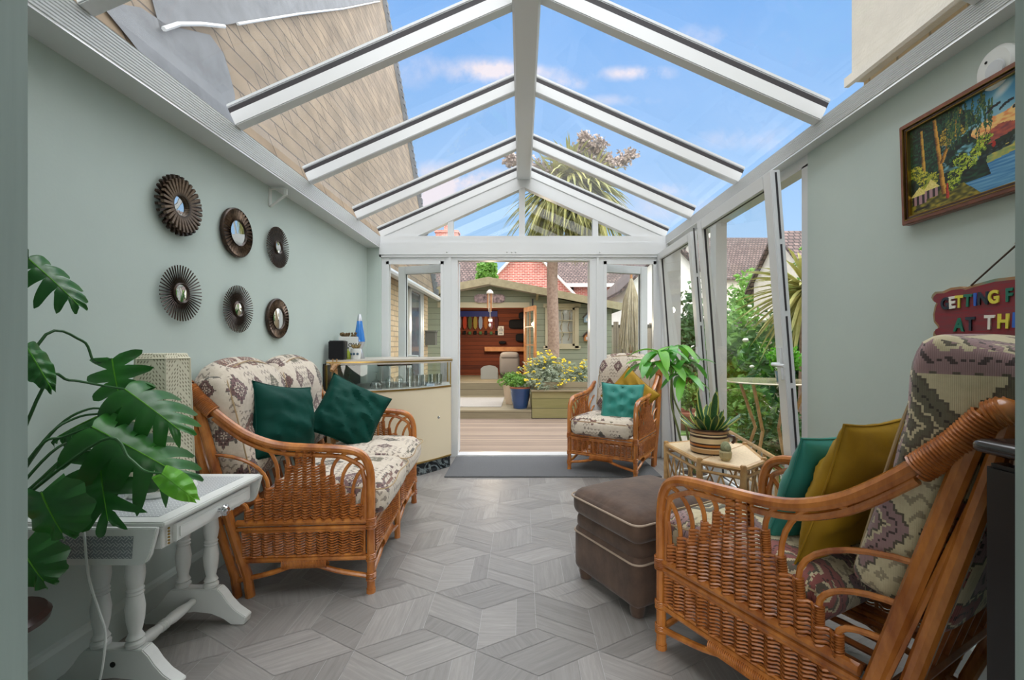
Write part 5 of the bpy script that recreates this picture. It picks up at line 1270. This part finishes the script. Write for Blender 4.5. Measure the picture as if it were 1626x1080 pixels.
# cordyline palm
def palm():
    c = Vector((.578, 8.35, .30)); r = thing('palm_tree', 'tall cabbage palm with a shaggy crown rising from the planter', 'tree', c); rnd = random.Random(12)
    b = MB(); pts = [(.0, 0, 0), (.01, 0, 1.0), (-.01, 0, 2.2), (.05, 0, 3.3), (.2, 0, 3.95)]; b.tube(smooth(pts, 8), [.115-.001*i for i in range(33)], 14); b.build('trunk', 'palm_bark', r)
    heads = [Vector((.32, 0, 3.92)), Vector((.05, .1, 3.72)), Vector((.66, -.1, 3.66))]
    dr = MB(); uv = []
    for h in heads:
        for k in range(300):
            a = rnd.uniform(0, 6.28); e = rnd.uniform(-1.35, 1.35); d = (math.cos(a)*math.cos(e), math.sin(a)*math.cos(e), math.sin(e)); blade(dr, uv, h, d, (0, 0, 1) if abs(e) < 1.2 else (1, 0, 0), rnd.uniform(.7, 1.15), .05, .15+.45*math.cos(e), n=5)
    dr.build('crown_leaves', 'frond', r)
    for h, n2 in ((heads[0], 0), (heads[2], 1)):
        dk = MB(); uv = []
        for k in range(90):
            a = rnd.uniform(0, 6.28); blade(dk, uv, h+Vector((0, 0, -.15)), (math.cos(a)*.35, math.sin(a)*.35, -1), (1, 0, 0), rnd.uniform(.8, 1.35), .055, .0, n=4)
        dk.build('hanging_leaves', 'frond', r)
    for (dx, dy, dz) in ((.55, -.3, .55), (1.15, -.2, .35), (-1.15, -.1, .30), (.25, -.3, .62), (.75, -.3, .15)):
        g = MB(); tip = heads[0]+Vector((dx, dy, dz)); g.tube([heads[0], tip], .012, 6)
        for k in range(110):
            f = rnd.uniform(.25, 1); p = heads[0].lerp(tip, f); d = Vector((rnd.uniform(-1, 1), rnd.uniform(-1, 1), rnd.uniform(-.6, 1))).normalized(); q = p+d*rnd.uniform(.15, .32)*(1.2-f*.6); g.tube([p, q], [.02, .008], 4, cap=False)
            for m_ in range(5): leaves(g, p.lerp(q, rnd.random()), (.05, .05, .05), 3, .045, rnd.randrange(9999), 0, 1.5)
        g.build('flower_panicle', 'panicle', r)
M('palm_bark', '8a7466', .95, col2='b09a8a', vs=22, bump=.6, bs=40); M('panicle', 'a89890', .9, col2='c4b4a8', vs=20)
palm()
# cabin ------------------------------------------------------------------------
def cabin():
    r = thing('garden_cabin', 'sage green timber garden cabin with open doorway beyond the deck', 'garden cabin', (0, 10.3, .04)); y = 0
    Z = lambda h: h-.04
    L, R_ = -3.35, 2.05; ridge, eh = 2.50, 1.98
    def top(x): return ridge-abs(x+.715)*.196
    w_ = MB()
    def panel(x0, x1, z0, z1=None):
        zz0 = Z(top(x0)) if z1 is None else Z(z1); zz1 = Z(top(x1)) if z1 is None else Z(z1)
        w_.prism([(x0, Z(z0)), (x1, Z(z0)), (x1, zz1), (x0, zz0)], 0, .08, 'y')
    panel(L, -1.8, .04); panel(-1.8, -.715, 2.02); panel(-.715, .08, 2.02); panel(.08, .60, .04); panel(.60, 1.24, .04, 1.12); panel(.60, 1.24, 2.0); panel(1.24, R_, .04)
    w_.build('front_wall', 'cladding', r, smooth=False, uv=True)
    s = MB(); s.prism([(.08, 0), (3.0, 0), (3.0, Z(eh)), (.08, Z(eh))], R_-.06, R_, 'x'); s.prism([(.08, 0), (3.0, 0), (3.0, Z(eh)), (.08, Z(eh))], L, L+.06, 'x'); s.build('side_wall', 'cladding', r, smooth=False, uv=True)
    i_ = MB(); i_.box(L+.06, R_-.06, 2.2, 2.26, Z(.3), Z(2.45)); i_.box(.6, .64, .08, 2.2, Z(.3), Z(2.3)); i_.build('inner_wall', 'cabin_wood', r, smooth=False, uv=True)
    MB().box(L+.06, R_-.06, .02, 2.2, Z(.2), Z(.32)).build('floor', 'sleeper', r, smooth=False, uv=True)
    rf = MB()
    for x0, x1 in ((-.715, R_+.25), (-.715, L-.25)):
        rf.add([(x0, -.45, Z(ridge+.10)), (x1, -.45, Z(top(x1)+.10)), (x1, 2.7, Z(top(x1)+.10)), (x0, 2.7, Z(ridge+.10)), (x0, -.45, Z(ridge+.04)), (x1, -.45, Z(top(x1)+.04)), (x1, 2.7, Z(top(x1)+.04)), (x0, 2.7, Z(ridge+.04))], [(0, 1, 2, 3), (4, 7, 6, 5), (0, 4, 5, 1), (3, 2, 6, 7), (1, 5, 6, 2), (0, 3, 7, 4)])
    rf.build('roof', 'felt', r, smooth=False)
    fa = MB()
    for x1 in (R_+.25, L-.25):
        fa.add([(-.715, -.48, Z(ridge+.13)), (x1, -.48, Z(top(x1)+.13)), (x1, -.48, Z(top(x1)-.03)), (-.715, -.48, Z(ridge-.03)), (-.715, -.45, Z(ridge+.13)), (x1, -.45, Z(top(x1)+.13)), (x1, -.45, Z(top(x1)-.03)), (-.715, -.45, Z(ridge-.03))], [(0, 1, 2, 3), (4, 7, 6, 5), (0, 4, 5, 1), (1, 5, 6, 2), (2, 6, 7, 3), (0, 3, 7, 4)])
    fa.build('bargeboard', 'fascia_wood', r, smooth=False)
    for x in (.35, 1.75): MB().bar((x, -.44, Z(top(x)-.01)), (x, 0, Z(top(x)-.10)), .05, .06).build('bracket', 'fascia_wood', r, smooth=False)
    dfm = MB(); dfm.box(-1.9, .18, -.03, 0, Z(2.0), Z(2.12)); dfm.box(.06, .16, -.03, 0, Z(.3), Z(2.0)); dfm.build('door_surround', 'trim_cream', r, smooth=False)
    # open pine door
    d = MB(); O = Vector((.07, -.04, 0)); a = Vector((.32, -.95, 0)).normalized()
    W = .72
    for s_ in (.04, W-.04): d.bar(O+a*s_+Vector((0, 0, Z(.34))), O+a*s_+Vector((0, 0, Z(1.98))), .08, .04, (a.y, -a.x, 0))
    for z in (.40, .75, 1.94): d.bar(O+a*.04+Vector((0, 0, Z(z))), O+a*(W-.04)+Vector((0, 0, Z(z))), .04, .10)
    d.bar(O+a*.04+Vector((0, 0, Z(.57))), O+a*(W-.04)+Vector((0, 0, Z(.57))), .02, .3)
    d.bar(O+a*.36+Vector((0, 0, Z(.75))), O+a*.36+Vector((0, 0, Z(1.94))), .02, .03)
    for z in (1.15, 1.55): d.bar(O+a*.08+Vector((0, 0, Z(z))), O+a*(W-.08)+Vector((0, 0, Z(z))), .03, .02)
    dd = d.build('door', 'pine', r, smooth=False)
    g = MB(); q = [O+a*s_+Vector((0, 0, Z(z))) for s_, z in ((.08, .8), (W-.08, .8), (W-.08, 1.9), (.08, 1.9))]; g.quad(*q); g.build('pane', 'glass', dd, smooth=False)
    # window
    wn = MB()
    for (x0, x1, z0, z1) in ((.54, .63, 1.08, 2.02), (1.21, 1.30, 1.08, 2.02), (.50, 1.34, 2.0, 2.09), (.50, 1.34, 1.06, 1.13)): wn.box(x0, x1, -.035, 0, Z(z0), Z(z1))
    wn.build('window_surround', 'trim_cream', r, smooth=False); w2 = MB()
    for (x0, x1, z0, z1) in ((.63, .68, 1.13, 2.0), (1.16, 1.21, 1.13, 2.0), (.63, 1.21, 1.95, 2.0), (.63, 1.21, 1.13, 1.18), (.91, .93, 1.18, 1.95), (.68, 1.16, 1.43, 1.45), (.68, 1.16, 1.70, 1.72)): w2.box(x0, x1, .0, .04, Z(z0), Z(z1))
    ww = w2.build('window', 'trim_cream', r, smooth=False); MB().quad((.66, .03, Z(1.15)), (1.18, .03, Z(1.15)), (1.18, .03, Z(1.97)), (.66, .03, Z(1.97))).build('pane', 'glass', ww, smooth=False)
    c = MB(); c.box(.64, 1.2, .10, .12, Z(1.1), Z(2.0)); c.build('blind', 'render_white', r, smooth=False)
    lt = MB(); 
    for k in range(3): lt.tube(smooth([(.72+k*.17, .02, Z(1.25)), (.80+k*.15, .02, Z(1.40)), (.72+k*.17, .02, Z(1.55)), (.82+k*.14, .02, Z(1.75)), (.76+k*.17, .02, Z(1.9))], 5), .008, 5)
    lt.build('leaded_pattern', 'chrome', ww)
    MB().box(.24, .27, -.02, 0, Z(1.92), Z(2.2)).build('thermometer', 'black', r, smooth=False)
cabin()
pl_ = bpy.data.lights.new('cabin_bulb', 'POINT'); pl_.energy = 45; pl_.color = (1, .82, .6); pl_.shadow_soft_size = .08; plo = bpy.data.objects.new('cabin_bulb', pl_); COL.objects.link(plo); plo.location = (-.745, 10.9, 1.66)
def bx(n, x0, x1, y0, y1, z0, z1, mat, lab, cat, group=None, bevel=0): return tag(MB().box(x0, x1, y0, y1, z0, z1).build(n, mat, smooth=False, bevel=bevel), lab, cat, group)
# inside the cabin: row of hanging shirts on a blue rail
M('cabin_blue', '14246e', .6); bx('blue_board', -1.9, -.66, 12.42, 12.49, 1.93, 2.08, 'cabin_blue', 'dark blue board above the row of pennants in the cabin', 'board')
cl_ = [('8f93a0', 'pale grey'), ('a83a22', 'red'), ('4f5834', 'olive'), ('94803a', 'yellow'), ('8e9ab4', 'pale blue'), ('9c5c24', 'orange'), ('8c5460', 'pink'), ('4a1c24', 'dark red')]
for k, (hx, nm) in enumerate(cl_):
    M('cloth_'+nm.replace(' ', '_'), hx, .8); x = -1.70+k*.145; q = MB(Matrix.Translation((x, 12.42, 1.60))); q.prism([(-.03, .33), (.03, .33), (.055, .22), (.045, .04), (0, -.03), (-.045, .04), (-.055, .22)], -.012, .012, 'y')
    tag(q.build('hanging_scarf', 'cloth_'+nm.replace(' ', '_'), smooth=False, bevel=.004), '%s scarf hanging in the row on the cabin back wall' % nm, 'scarf', 'scarves hanging on the cabin wall')
    bx('hanging_bag', x-.035, x+.035, 12.40, 12.45, 1.44, 1.52+.02*(k % 2), 'black_cloth' if k % 2 else 'dark_green', 'small dark bag hanging under the %s scarf' % nm, 'bag', 'bags under the scarves')
r = thing('wall_poster', 'small white poster with a black print on the cabin back wall', 'poster', (-.58, 12.47, 1.42)); MB().box(-.075, .095, -.01, .02, 0, .25).build('sheet', 'render_white', r, smooth=False); b = MB(); b.box(-.05, .07, -.016, -.010, .10, .18); b.box(-.04, .06, -.016, -.010, .03, .07); b.box(.0, .04, -.017, -.011, .18, .21); b.build('print', 'black', r, smooth=False)
bx('shelf', -1.0, .55, 12.3, 12.49, .98, 1.10, 'pine', 'orange pine shelf along the cabin back wall', 'shelf')
for k, (x, z, w3, h3, lab) in enumerate([(-.1, 1.72, .30, .18, 'dark bundle of kit hanging at the top right of the cabin wall'), (.1, 1.35, .32, .16, 'dark bundle of kit hanging in the middle right of the cabin wall'), (.2, 1.12, .2, .12, 'dark jumble of kit on the cabin shelf'), (-.52, 1.22, .12, .05, 'small dark cap hanging under the poster'), (.15, 1.95, .28, .14, 'black kit bag hanging near the cabin ceiling')]):
    q = MB(Matrix.Translation((x, 12.40, z))); vs, fs = rbox(w3*1.6, .16, h3*1.3, min(h3, .1)*.5, 8, .01); q.add(vs, fs); tag(q.build('kit_bag', 'black_cloth'), lab, 'bag')
r = thing('folding_chair', 'silver-grey chair back standing inside the cabin doorway', 'chair', (-.78, 11.0, .32))
q = MB(); q.prism([(-.21, .0), (.21, .0), (.21, .26), (.13, .32), (0, .34), (-.13, .32), (-.21, .26)], -.02, .02, 'y'); q.build('backrest', 'silver_grey', r, smooth=False, bevel=.01); q = MB(); q.box(-.2, .2, .02, .38, .12, .16); q.build('seat', 'silver_grey', r, smooth=False)
for x in (-.2, .2):
    for y in (.0, .36): MB().tube([(x, y, 0), (x, y, .14)], .012, 6).build('leg', 'chrome', r)
r = thing('recliner', 'grey upholstered recliner chair inside the cabin', 'armchair', (-.30, 11.5, .32))
q = MB(Matrix.Translation((0, 0, .33))); q.add(*rbox(.5, .2, .5, .06, 12, .02)); q.build('backrest', 'grey_fabric', r); q = MB(Matrix.Translation((0, -.03, .56))); q.add(*rbox(.46, .18, .16, .06, 12, .02)); q.build('headrest', 'grey_fabric', r); q = MB(Matrix.Translation((0, .3, .12))); q.add(*rbox(.5, .6, .22, .06, 12, .02)); q.build('seat', 'grey_fabric', r)
r = thing('pendant_lamp', 'small white pendant lamp hanging inside the cabin', 'lamp', (-.745, 10.9, 1.72)); MB().lathe([(0, .0), (.04, .0), (.05, .05), (.03, .09), (.006, .10)], (0, 0, 0), 16).build('shade', 'render_white', r); MB().tube([(0, 0, .1), (0, 0, .62)], .006, 6).build('cord', 'render_white', r)
# skateboard and wind chime on the gable
r = thing('skateboard', 'patterned pink and black deck board fixed across the cabin gable', 'skateboard', (-.72, 10.27, 2.20)); q = MB(); n_ = 12; pl = [(.26*1+.09*math.sin(PI*i/n_), .095*math.cos(PI*i/n_)) for i in range(n_+1)]+[(-.26-.09*math.sin(PI*i/n_), -.095*math.cos(PI*i/n_)) for i in range(n_+1)]
q.prism(pl, -.05, -.03, 'y'); q.build('deck', 'skate', r, smooth=False); M('skate', '181214', .5, col2='dcc0c4', vs=11)
r = thing('wind_chime', 'wind chime with white dome hanging from the cabin roof', 'wind chime', (-.68, 9.78, 2.40)); MB().lathe([(.075, -.14), (.07, -.10), (.03, -.06), (0, -.05)], (0, 0, 0), 16).build('dome', 'render_white', r)
for k in range(6): a = k*PI/3; MB().tube([(.05*math.cos(a), .05*math.sin(a), -.14), (.05*math.cos(a), .05*math.sin(a), -.45-.04*(k % 3))], .010, 6).build('tube', 'pine' if k % 2 else 'pot_beige', r)
q = MB(); q.tube([(0, 0, -.05), (0, 0, .10)], .003, 4); q.build('hook', 'black', r); q = MB(); q.tube([(0, 0, -.12), (0, 0, -.78)], .003, 4); q.ball((0, 0, -.82), .03, 8, (1, 1, 1.4)); q.build('striker', 'render_white', r)
for k, (z, c1, lab) in enumerate([(1.66, 'pot_blue_l', 'pale blue bird house on the cabin wall'), (1.24, 'pine', 'brown bird house on the cabin wall below the blue one')]):
    M('pot_blue_l', '9db8cc', .6); r = thing('bird_house', lab, 'bird house', (1.50, 10.24, z)); MB().box(-.09, .09, -.06, .05, 0, .13).build('box', c1, r, smooth=False); q = MB(); q.prism([(-.12, .12), (0, .24), (.12, .12), (.10, .10), (0, .20), (-.10, .10)], -.09, .05, 'y'); q.build('roof', 'dark_wood' if k else 'felt', r, smooth=False); q = MB(); q.prism([(-.09, .13), (.09, .13), (0, .2)], -.06, .05, 'y'); q.build('gable', c1, r, smooth=False)
    MB().box(-.05, .05, -.066, -.06, .03, .09).build('label_plate', 'render_white', r, smooth=False)
# house on the left ---------------------------------------------------------------
SX = lambda h: -1.71-(h-2.1)*.1763
hs = MB(); hs.box(-5, -1.85, 4.82, 8.95, -.2, 2.1); st_('house_wall', hs, 'buff_brick', 'buff brick wall of the house beyond the end doors', 'wall')
q = MB(); q.add([(SX(2.1), -2, 2.1), (SX(2.1), 8.97, 2.1), (SX(9), 8.97, 9), (SX(9), -2, 9), (-5, -2, 2.1), (-5, 8.97, 2.1), (-5, 8.97, 9), (-5, -2, 9)], [(0, 1, 2, 3), (4, 7, 6, 5), (0, 4, 5, 1), (1, 5, 6, 2), (2, 6, 7, 3), (0, 3, 7, 4)]); st_('house_roof', q, 'stone_tile', 'steep stone-tiled slope of the house above the left glazing', 'roof')
q = MB(); q.bar((SX(2.1)+.03, 8.97, 2.1), (SX(9)+.03, 8.97, 9), .10, .05, (1, 0, .17))
for k in range(46): h = 2.15+k*.15; q.box(SX(h)-.01, SX(h)+.07, 8.93, 9.05, h, h+.10)
st_('trim_6', q, 'lead', 'ragged grey verge at the end of the tiled slope', 'verge')
def onslope(px, py):
    a = (px-CX)/F; c = (CY-py)/F     # X=aY, h=EYE+cY ; X = -1.71-(h-2.1)*.1763
    Y = (-1.71-(EYE-2.1)*.1763)/(a+c*.1763); return Vector((a*Y+.012, Y, EYE+c*Y))
q = MB(); q.add([onslope(*p) for p in [(150, 0), (220, 12), (262, 40), (330, 55), (352, 85), (362, 118), (370, 150), (372, 205), (300, 190), (200, 60)]], [tuple(range(10))]); st_('trim_7', q, 'lead', 'grey lead flashing at the foot of the tiled slope', 'flashing')
q = MB(); q.add([onslope(*p) for p in [(230, -30), (250, 45), (300, 36), (350, 40), (420, 30), (500, 20), (604, 0), (600, -40)]], [tuple(range(8))]); st_('trim_8', q, 'lead', 'grey flashing band across the upper part of the tiled slope', 'flashing')
q = MB(); q.tube([onslope(*p)+Vector((.02, 0, 0)) for p in [(250, 46), (275, 38), (310, 38), (348, 42)]], .012, 6); q.tube([onslope(*p)+Vector((.02, 0, 0)) for p in [(370, 38), (420, 30), (470, 22), (540, 14), (600, 2)]], .010, 6); st_('trim_9', q, 'upvc', 'white edging along the upper flashing', 'trim', uv=False)
for k_, (x_, y_) in enumerate([(335, 10), (395, 15), (435, 8), (465, 5)]):
    pass
q = MB(); q.box(-1.86, -1.80, 7.3, 7.38, -.1, 2.13); q.box(-1.86, -1.80, 8.28, 8.36, -.1, 2.13); q.box(-1.86, -1.80, 7.3, 8.36, 2.06, 2.14); q.box(-1.85, -1.81, 7.38, 8.28, -.1, .25); q.box(-1.85, -1.81, 7.38, 7.48, .2, 2.1); q.box(-1.85, -1.81, 8.18, 8.28, .2, 2.1); st_('door_5', q, 'upvc', 'white door frame in the buff brick house wall', 'door', uv=False)
MB().quad((-1.83, 7.48, .25), (-1.83, 8.18, .25), (-1.83, 8.18, 2.06), (-1.83, 7.48, 2.06)).build('door_5_glass', 'pane_dark')
bpy.data.objects['door_5_glass'].name = 'window_6'; o_ = bpy.data.objects['window_6']; tag(o_, 'dark glass of the white house door', 'window', kind='structure')
M('pane_dark', '5c6a74', .05, spec=.8); 
q = MB(); q.tube([(SX(2.1)+.06, 4.9, 2.07), (SX(2.1)+.06, 9.0, 2.07)], .05, 10); st_('trim_10', q, 'upvc_grey', 'white gutter along the house eaves', 'gutter', uv=False)
q = MB(); q.box(-1.86, -1.66, 8.72, 8.92, 1.15, 1.40); q.box(-1.88, -1.64, 8.70, 8.93, 1.40, 1.43); tag(q.build('meter_box', 'felt', smooth=False), 'small grey wall box near the far corner of the house', 'box')
# neighbouring render on the right ----------------------------------------------
st_('neighbour_wall', MB().box(2.2, 6, -2, 3.02, 2.9, 8), 'render_cream', 'tall rendered neighbouring wall above the right eaves', 'wall')
st_('neighbour_base', MB().box(2.28, 6, -2, 3.02, -.2, 2.9), 'buff_brick', 'brick base below the rendered neighbouring wall', 'wall')
st_('trim_11', MB().box(2.17, 2.2, -2, 3.05, 2.88, 2.94), 'render_cream', 'drip edge at the foot of the rendered wall', 'trim')
# houses beyond --------------------------------------------------------------------
def house(name, label, x0, x1, y0, y1, eave, ridge, wall, roof, axis='y', extra=None):
    r = thing(name, label, 'house', ((x0+x1)/2, y0, -.2)); ox, oy, oz = (x0+x1)/2, y0, -.2; hx, D, E, R_ = (x1-x0)/2, y1-y0, eave-oz, ridge-oz; w_ = MB(); rf = MB()
    if axis == 'y':   # gable faces the camera
        w_.prism([(-hx, 0), (hx, 0), (hx, E), (0, R_), (-hx, E)], 0, D, 'y')
        for s_ in (-1, 1): rf.add([(0, -.25, R_+.12), (s_*(hx+.3), -.25, E-.3*(R_-E)/hx+.12), (s_*(hx+.3), D, E-.3*(R_-E)/hx+.12), (0, D, R_+.12), (0, -.25, R_+.0), (s_*(hx+.3), -.25, E-.3*(R_-E)/hx), (s_*(hx+.3), D, E-.3*(R_-E)/hx), (0, D, R_)], [(0, 1, 2, 3), (4, 7, 6, 5), (0, 4, 5, 1), (1, 5, 6, 2), (0, 3, 7, 4), (3, 2, 6, 7)])
    else:
        w_.prism([(0, 0), (D, 0), (D, E), (D/2, R_), (0, E)], -hx, hx, 'x')
        k = (R_-E)/(D/2)
        for a, b2 in ((0, -.35), (1, D+.35)): rf.add([(-hx-.15, D/2, R_+.1), (hx+.15, D/2, R_+.1), (hx+.15, b2, E-.35*k+.1), (-hx-.15, b2, E-.35*k+.1), (-hx-.15, D/2, R_), (hx+.15, D/2, R_), (hx+.15, b2, E-.35*k), (-hx-.15, b2, E-.35*k)], [(0, 1, 2, 3), (4, 7, 6, 5), (0, 4, 5, 1), (1, 5, 6, 2), (2, 6, 7, 3), (0, 3, 7, 4)])
    w_.build('wall', wall, r, smooth=False, uv=True); rf.build('roof', roof, r, smooth=False, uv=True)
    return r
h1 = house('brick_house', 'red brick house with a pointed gable facing the garden behind the cabin', -2.6, 3.0, 20, 21.9, 2.6, 5.55, 'red_brick', 'render_white')
h2 = house('brick_house', 'red brick house with brown tiles and a chimney behind the cabin, left', -9.5, -1.95, 22, 29, 3.6, 6.6, 'red_brick', 'tile_brown', 'x')
h3 = house('brick_house', 'red brick house with a brown tiled roof behind the cabin on the right', 1.95, 9, 23, 30, 4.35, 7.0, 'red_brick', 'tile_brown', 'x')
q = MB(); q.box(2.6, 3.1, -.8, -.6, 5.5, 6.0)
ch = MB(); ch.box(.95, 1.65+.55, 3.2, 3.8, 6.2, 7.75); ch.box(.9, 2.25, 3.15, 3.85, 7.6, 7.7); ch.box(1.4, 1.7, 3.3, 3.6, 7.7, 8.05); ch.build('chimney', 'red_brick', h2, smooth=False, uv=True)
g_ = MB(); g_.box(-3.4, 3.4, -.48, -.34, 4.25, 4.42); g_.build('gutter', 'render_white', h3, smooth=False); g_ = MB(); g_.tube([(-2.9, -.08, 4.3), (-2.9, -.08, .5)], .06, 6); g_.build('downpipe', 'black', h3)
h4 = house('cream_house', 'cream rendered house with a gable seen through the far tilted window', 3.5, 6.4, 15, 21, 3.1, 4.5, 'render_white', 'tile_brown')
h5 = house('terrace_house', 'grey-roofed terrace houses above the hedge on the right', 10.5, 24, 26, 31, 5.2, 7.8, 'render_cream', 'tile_brown', 'x')
ch = MB(); ch.box(-5.4, -4.2, 3, 3.9, 7.5, 10.2); ch.build('chimney', 'render_cream', h5, smooth=False)
h6 = house('tiled_house', 'brown-tiled house roof seen in the gap beside the near tilted window', 8.2, 13, 13, 16, 3.3, 4.7, 'render_cream', 'tile_brown', 'x')
# garden on the right ----------------------------------------------------------------
def fence(name, label, p, q, h, posts):
    r = thing(name, label, 'fence', (p[0], p[1], -.17)); d = Vector((q[0]-p[0], q[1]-p[1], 0)); L = d.length; r.rotation_euler = (0, 0, math.atan2(d.y, d.x))
    b = MB(); b.box(0, L, -.012, .012, .05, h-.06); b.build('panel', 'fence_wood', r, smooth=False, uv=True)
    MB().box(0, L, -.03, .03, h-.06, h).build('rail', 'sleeper', r, smooth=False); MB().box(0, L, -.035, .0, h*.5, h*.5+.08).build('rail', 'sleeper', r, smooth=False)
    for k in range(posts+1): x = L*k/posts; MB().box(x-.05, x+.05, -.05, .05, 0, h+.06).build('post', 'fence_wood', r, smooth=False, uv=True)
fence('garden_fence', 'weathered vertical board fence along the right side of the garden', (5.5, 1.0), (5.5, 13.0), 1.9, 6)
fence('garden_fence', 'weathered board fence across the end of the garden', (2.1, 13.1), (5.4, 13.1), 1.9, 2)
fence('garden_fence', 'short grey board fence beside the cabin behind the right-hand door leaf', (2.0, 9.6), (3.3, 9.4), 1.75, 1)
sh = [((4.2, 8.9, .9), (.8, .8, 1.1), 1500, .10, 'green_leaf', 'tall green shrub with white blossoms by the right fence', (26, .06, 'blossom')),
      ((4.3, 6.9, .85), (.85, .9, 1.0), 1500, .09, 'dark_green', 'dark leafy shrub with white blossoms in the middle of the right border', (20, .055, 'blossom')),
      ((4.2, 5.3, .7), (.8, .8, .9), 1300, .08, 'green_leaf', 'light green shrub nearest the tilted windows', None),
      ((4.5, 11.2, 1.1), (.75, .9, 1.3), 1200, .12, 'dark_green', 'big dark shrub in the far right corner', None),
      ((3.2, 6.5, .25), (.55, .5, .4), 800, .06, 'green_leaf', 'low bright green clump on the lawn edge', None),
      ((3.0, 5.2, .12), (.5, .6, .3), 900, .06, 'dark_green', 'low dark green clump behind the glass table', None),
      ((2.45, 3.6, .05), (.35, .6, .22), 700, .045, 'green_leaf', 'low green plants outside the near tilted window', None),
      ((3.1, 3.9, .15), (.5, .5, .35), 700, .06, 'dark_green', 'leafy clump under the outdoor table', None),
      ((3.0, 8.2, 1.1), (.35, .35, 1.25), 700, .07, 'dark_green', 'slender leafy small tree in front of the cream house', None)]
for k, (c, rd, n2, sz, mt, lab, fl) in enumerate(sh): shrub('garden_shrub', lab, 'shrub', c, rd, n2, sz, mt, 20+k, 'shrubs in the right-hand garden', flowers=fl)
for k, (c, rd, lab) in enumerate([((7.0, 9.0, 2.0), (1.6, 1.4, 1.7), 'rounded tree beyond the right fence'), ((10.5, 20, 2.6), (1.6, 1.4, 2.0), 'tree beyond the fence in front of the terrace'), ((-1.33, 17.5, 3.75), (.38, .4, .75), 'leafy tree between the brick houses behind the cabin')]):
    shrub('garden_tree', lab, 'tree', c, rd, 2200, .16, 'green_leaf', 60+k, None, 6)
# yucca by the fence
r = thing('yucca', 'tall yucca with long arching leaves beside the right fence', 'tree', (3.75, 6.0, -.17)); b = MB(); b.tube([(0, 0, 0), (.02, 0, 2.0)], [.09, .07], 10); b.build('trunk', 'palm_bark', r); b = MB(); uv = []; rnd = random.Random(3)
for k in range(170): a = rnd.uniform(0, 6.28); e = rnd.uniform(-1.2, 1.3); blade(b, uv, (.02, 0, 2.05), (math.cos(a)*math.cos(e), math.sin(a)*math.cos(e), math.sin(e)), (0, 0, 1), rnd.uniform(.7, 1.0), .05, .3, n=5)
b.build('foliage', 'frond', r)
# folded straw parasol
r = thing('straw_parasol', 'closed straw parasol standing behind the right-hand door leaf', 'parasol', (2.18, 9.0, -.17)); MB().tube([(0, 0, 0), (0, 0, 2.75)], .025, 8).build('pole', 'pine', r); b = MB(); rnd = random.Random(6)
for k in range(150):
    a = rnd.uniform(0, 6.28); rr = rnd.uniform(.06, .26); L = rnd.uniform(1.1, 1.6); b.tube([(0, 0, 2.7), (rr*.6*math.cos(a), rr*.6*math.sin(a), 2.2), (rr*math.cos(a), rr*math.sin(a), 2.7-L)], [.006, .014, .010], 4, cap=False)
b.build('canopy', 'frond_dry', r)
# outdoor table, herb box, edging, pots
r = thing('outdoor_table', 'round glass-topped cane table outside the near tilted window', 'table', (2.42, 4.40, -.17)); MB().lathe([(0, .96), (.42, .96), (.43, .968), (.42, .976), (0, .976)], (0, 0, 0), 36).build('tabletop', 'table_top', r); M('table_top', 'b8ad8c', .15, coat=.5)
for k in range(4): a = k*PI/2+.6; MB().tube([(.32*math.cos(a), .32*math.sin(a), 0), (.15*math.cos(a), .15*math.sin(a), .5), (.32*math.cos(a), .32*math.sin(a), .96)], .016, 8).build('leg', 'bamboo', r)
r = thing('herb_pot', 'bright green bushy herb in a pot on the outdoor table', 'plant', (2.47, 4.25, .807)); MB().lathe([(0, 0), (.07, 0), (.09, .10), (0, .10)], (0, 0, 0), 16).build('pot', 'pot_blue', r); b = MB(); leaves(b, (0, 0, .22), (.15, .15, .13), 900, .03, 4, .1); b.build('foliage', 'leaf_light', r, smooth=False)
r = thing('edging_fence', 'low bamboo edging fence outside the tilted windows', 'fence', (1.95, 3.1, -.17)); MB().tube([(0, 0, .42), (.25, 1.9, .42)], .018, 8).build('rail', 'bamboo', r); MB().tube([(0, 0, .10), (.25, 1.9, .10)], .014, 8).build('rail', 'bamboo', r)
for k in range(9): f = k/8; MB().tube([(.25*f, 1.9*f, 0), (.25*f, 1.9*f, .42)], .016, 8).build('post', 'bamboo', r)
r = thing('terracotta_pot', 'terracotta bowl with a small shrub on the lawn edge', 'plant pot', (2.62, 7.0, -.15)); MB().lathe([(0, 0), (.2, 0), (.30, .22), (.33, .24), (.33, .28), (.28, .28), (.26, .22), (0, .22)], (0, 0, 0), 28).build('pot', 'terracotta', r); b = MB(); leaves(b, (0, 0, .5), (.18, .18, .24), 400, .05, 14, .1); b.build('foliage', 'green_leaf', r, smooth=False); MB().tube([(0, 0, .2), (0, 0, .45)], .015, 6).build('stem', 'bark', r)
for k, (x, y, s_) in enumerate([(2.5, 3.2, .14), (2.8, 2.9, .18), (2.2, 2.7, .12)]): b = MB(); b.ball((x, y, -.12), s_, 10, (1.2, 1, .6)); tag(b.build('garden_stone', 'gravel'), ['pale garden stone beside the edging fence', 'largest pale garden stone by the outdoor table', 'small pale garden stone nearest the wall'][k], 'stone', 'garden stones')
for me_, mt_n in PEND: me_.materials.append(MATS[mt_n])
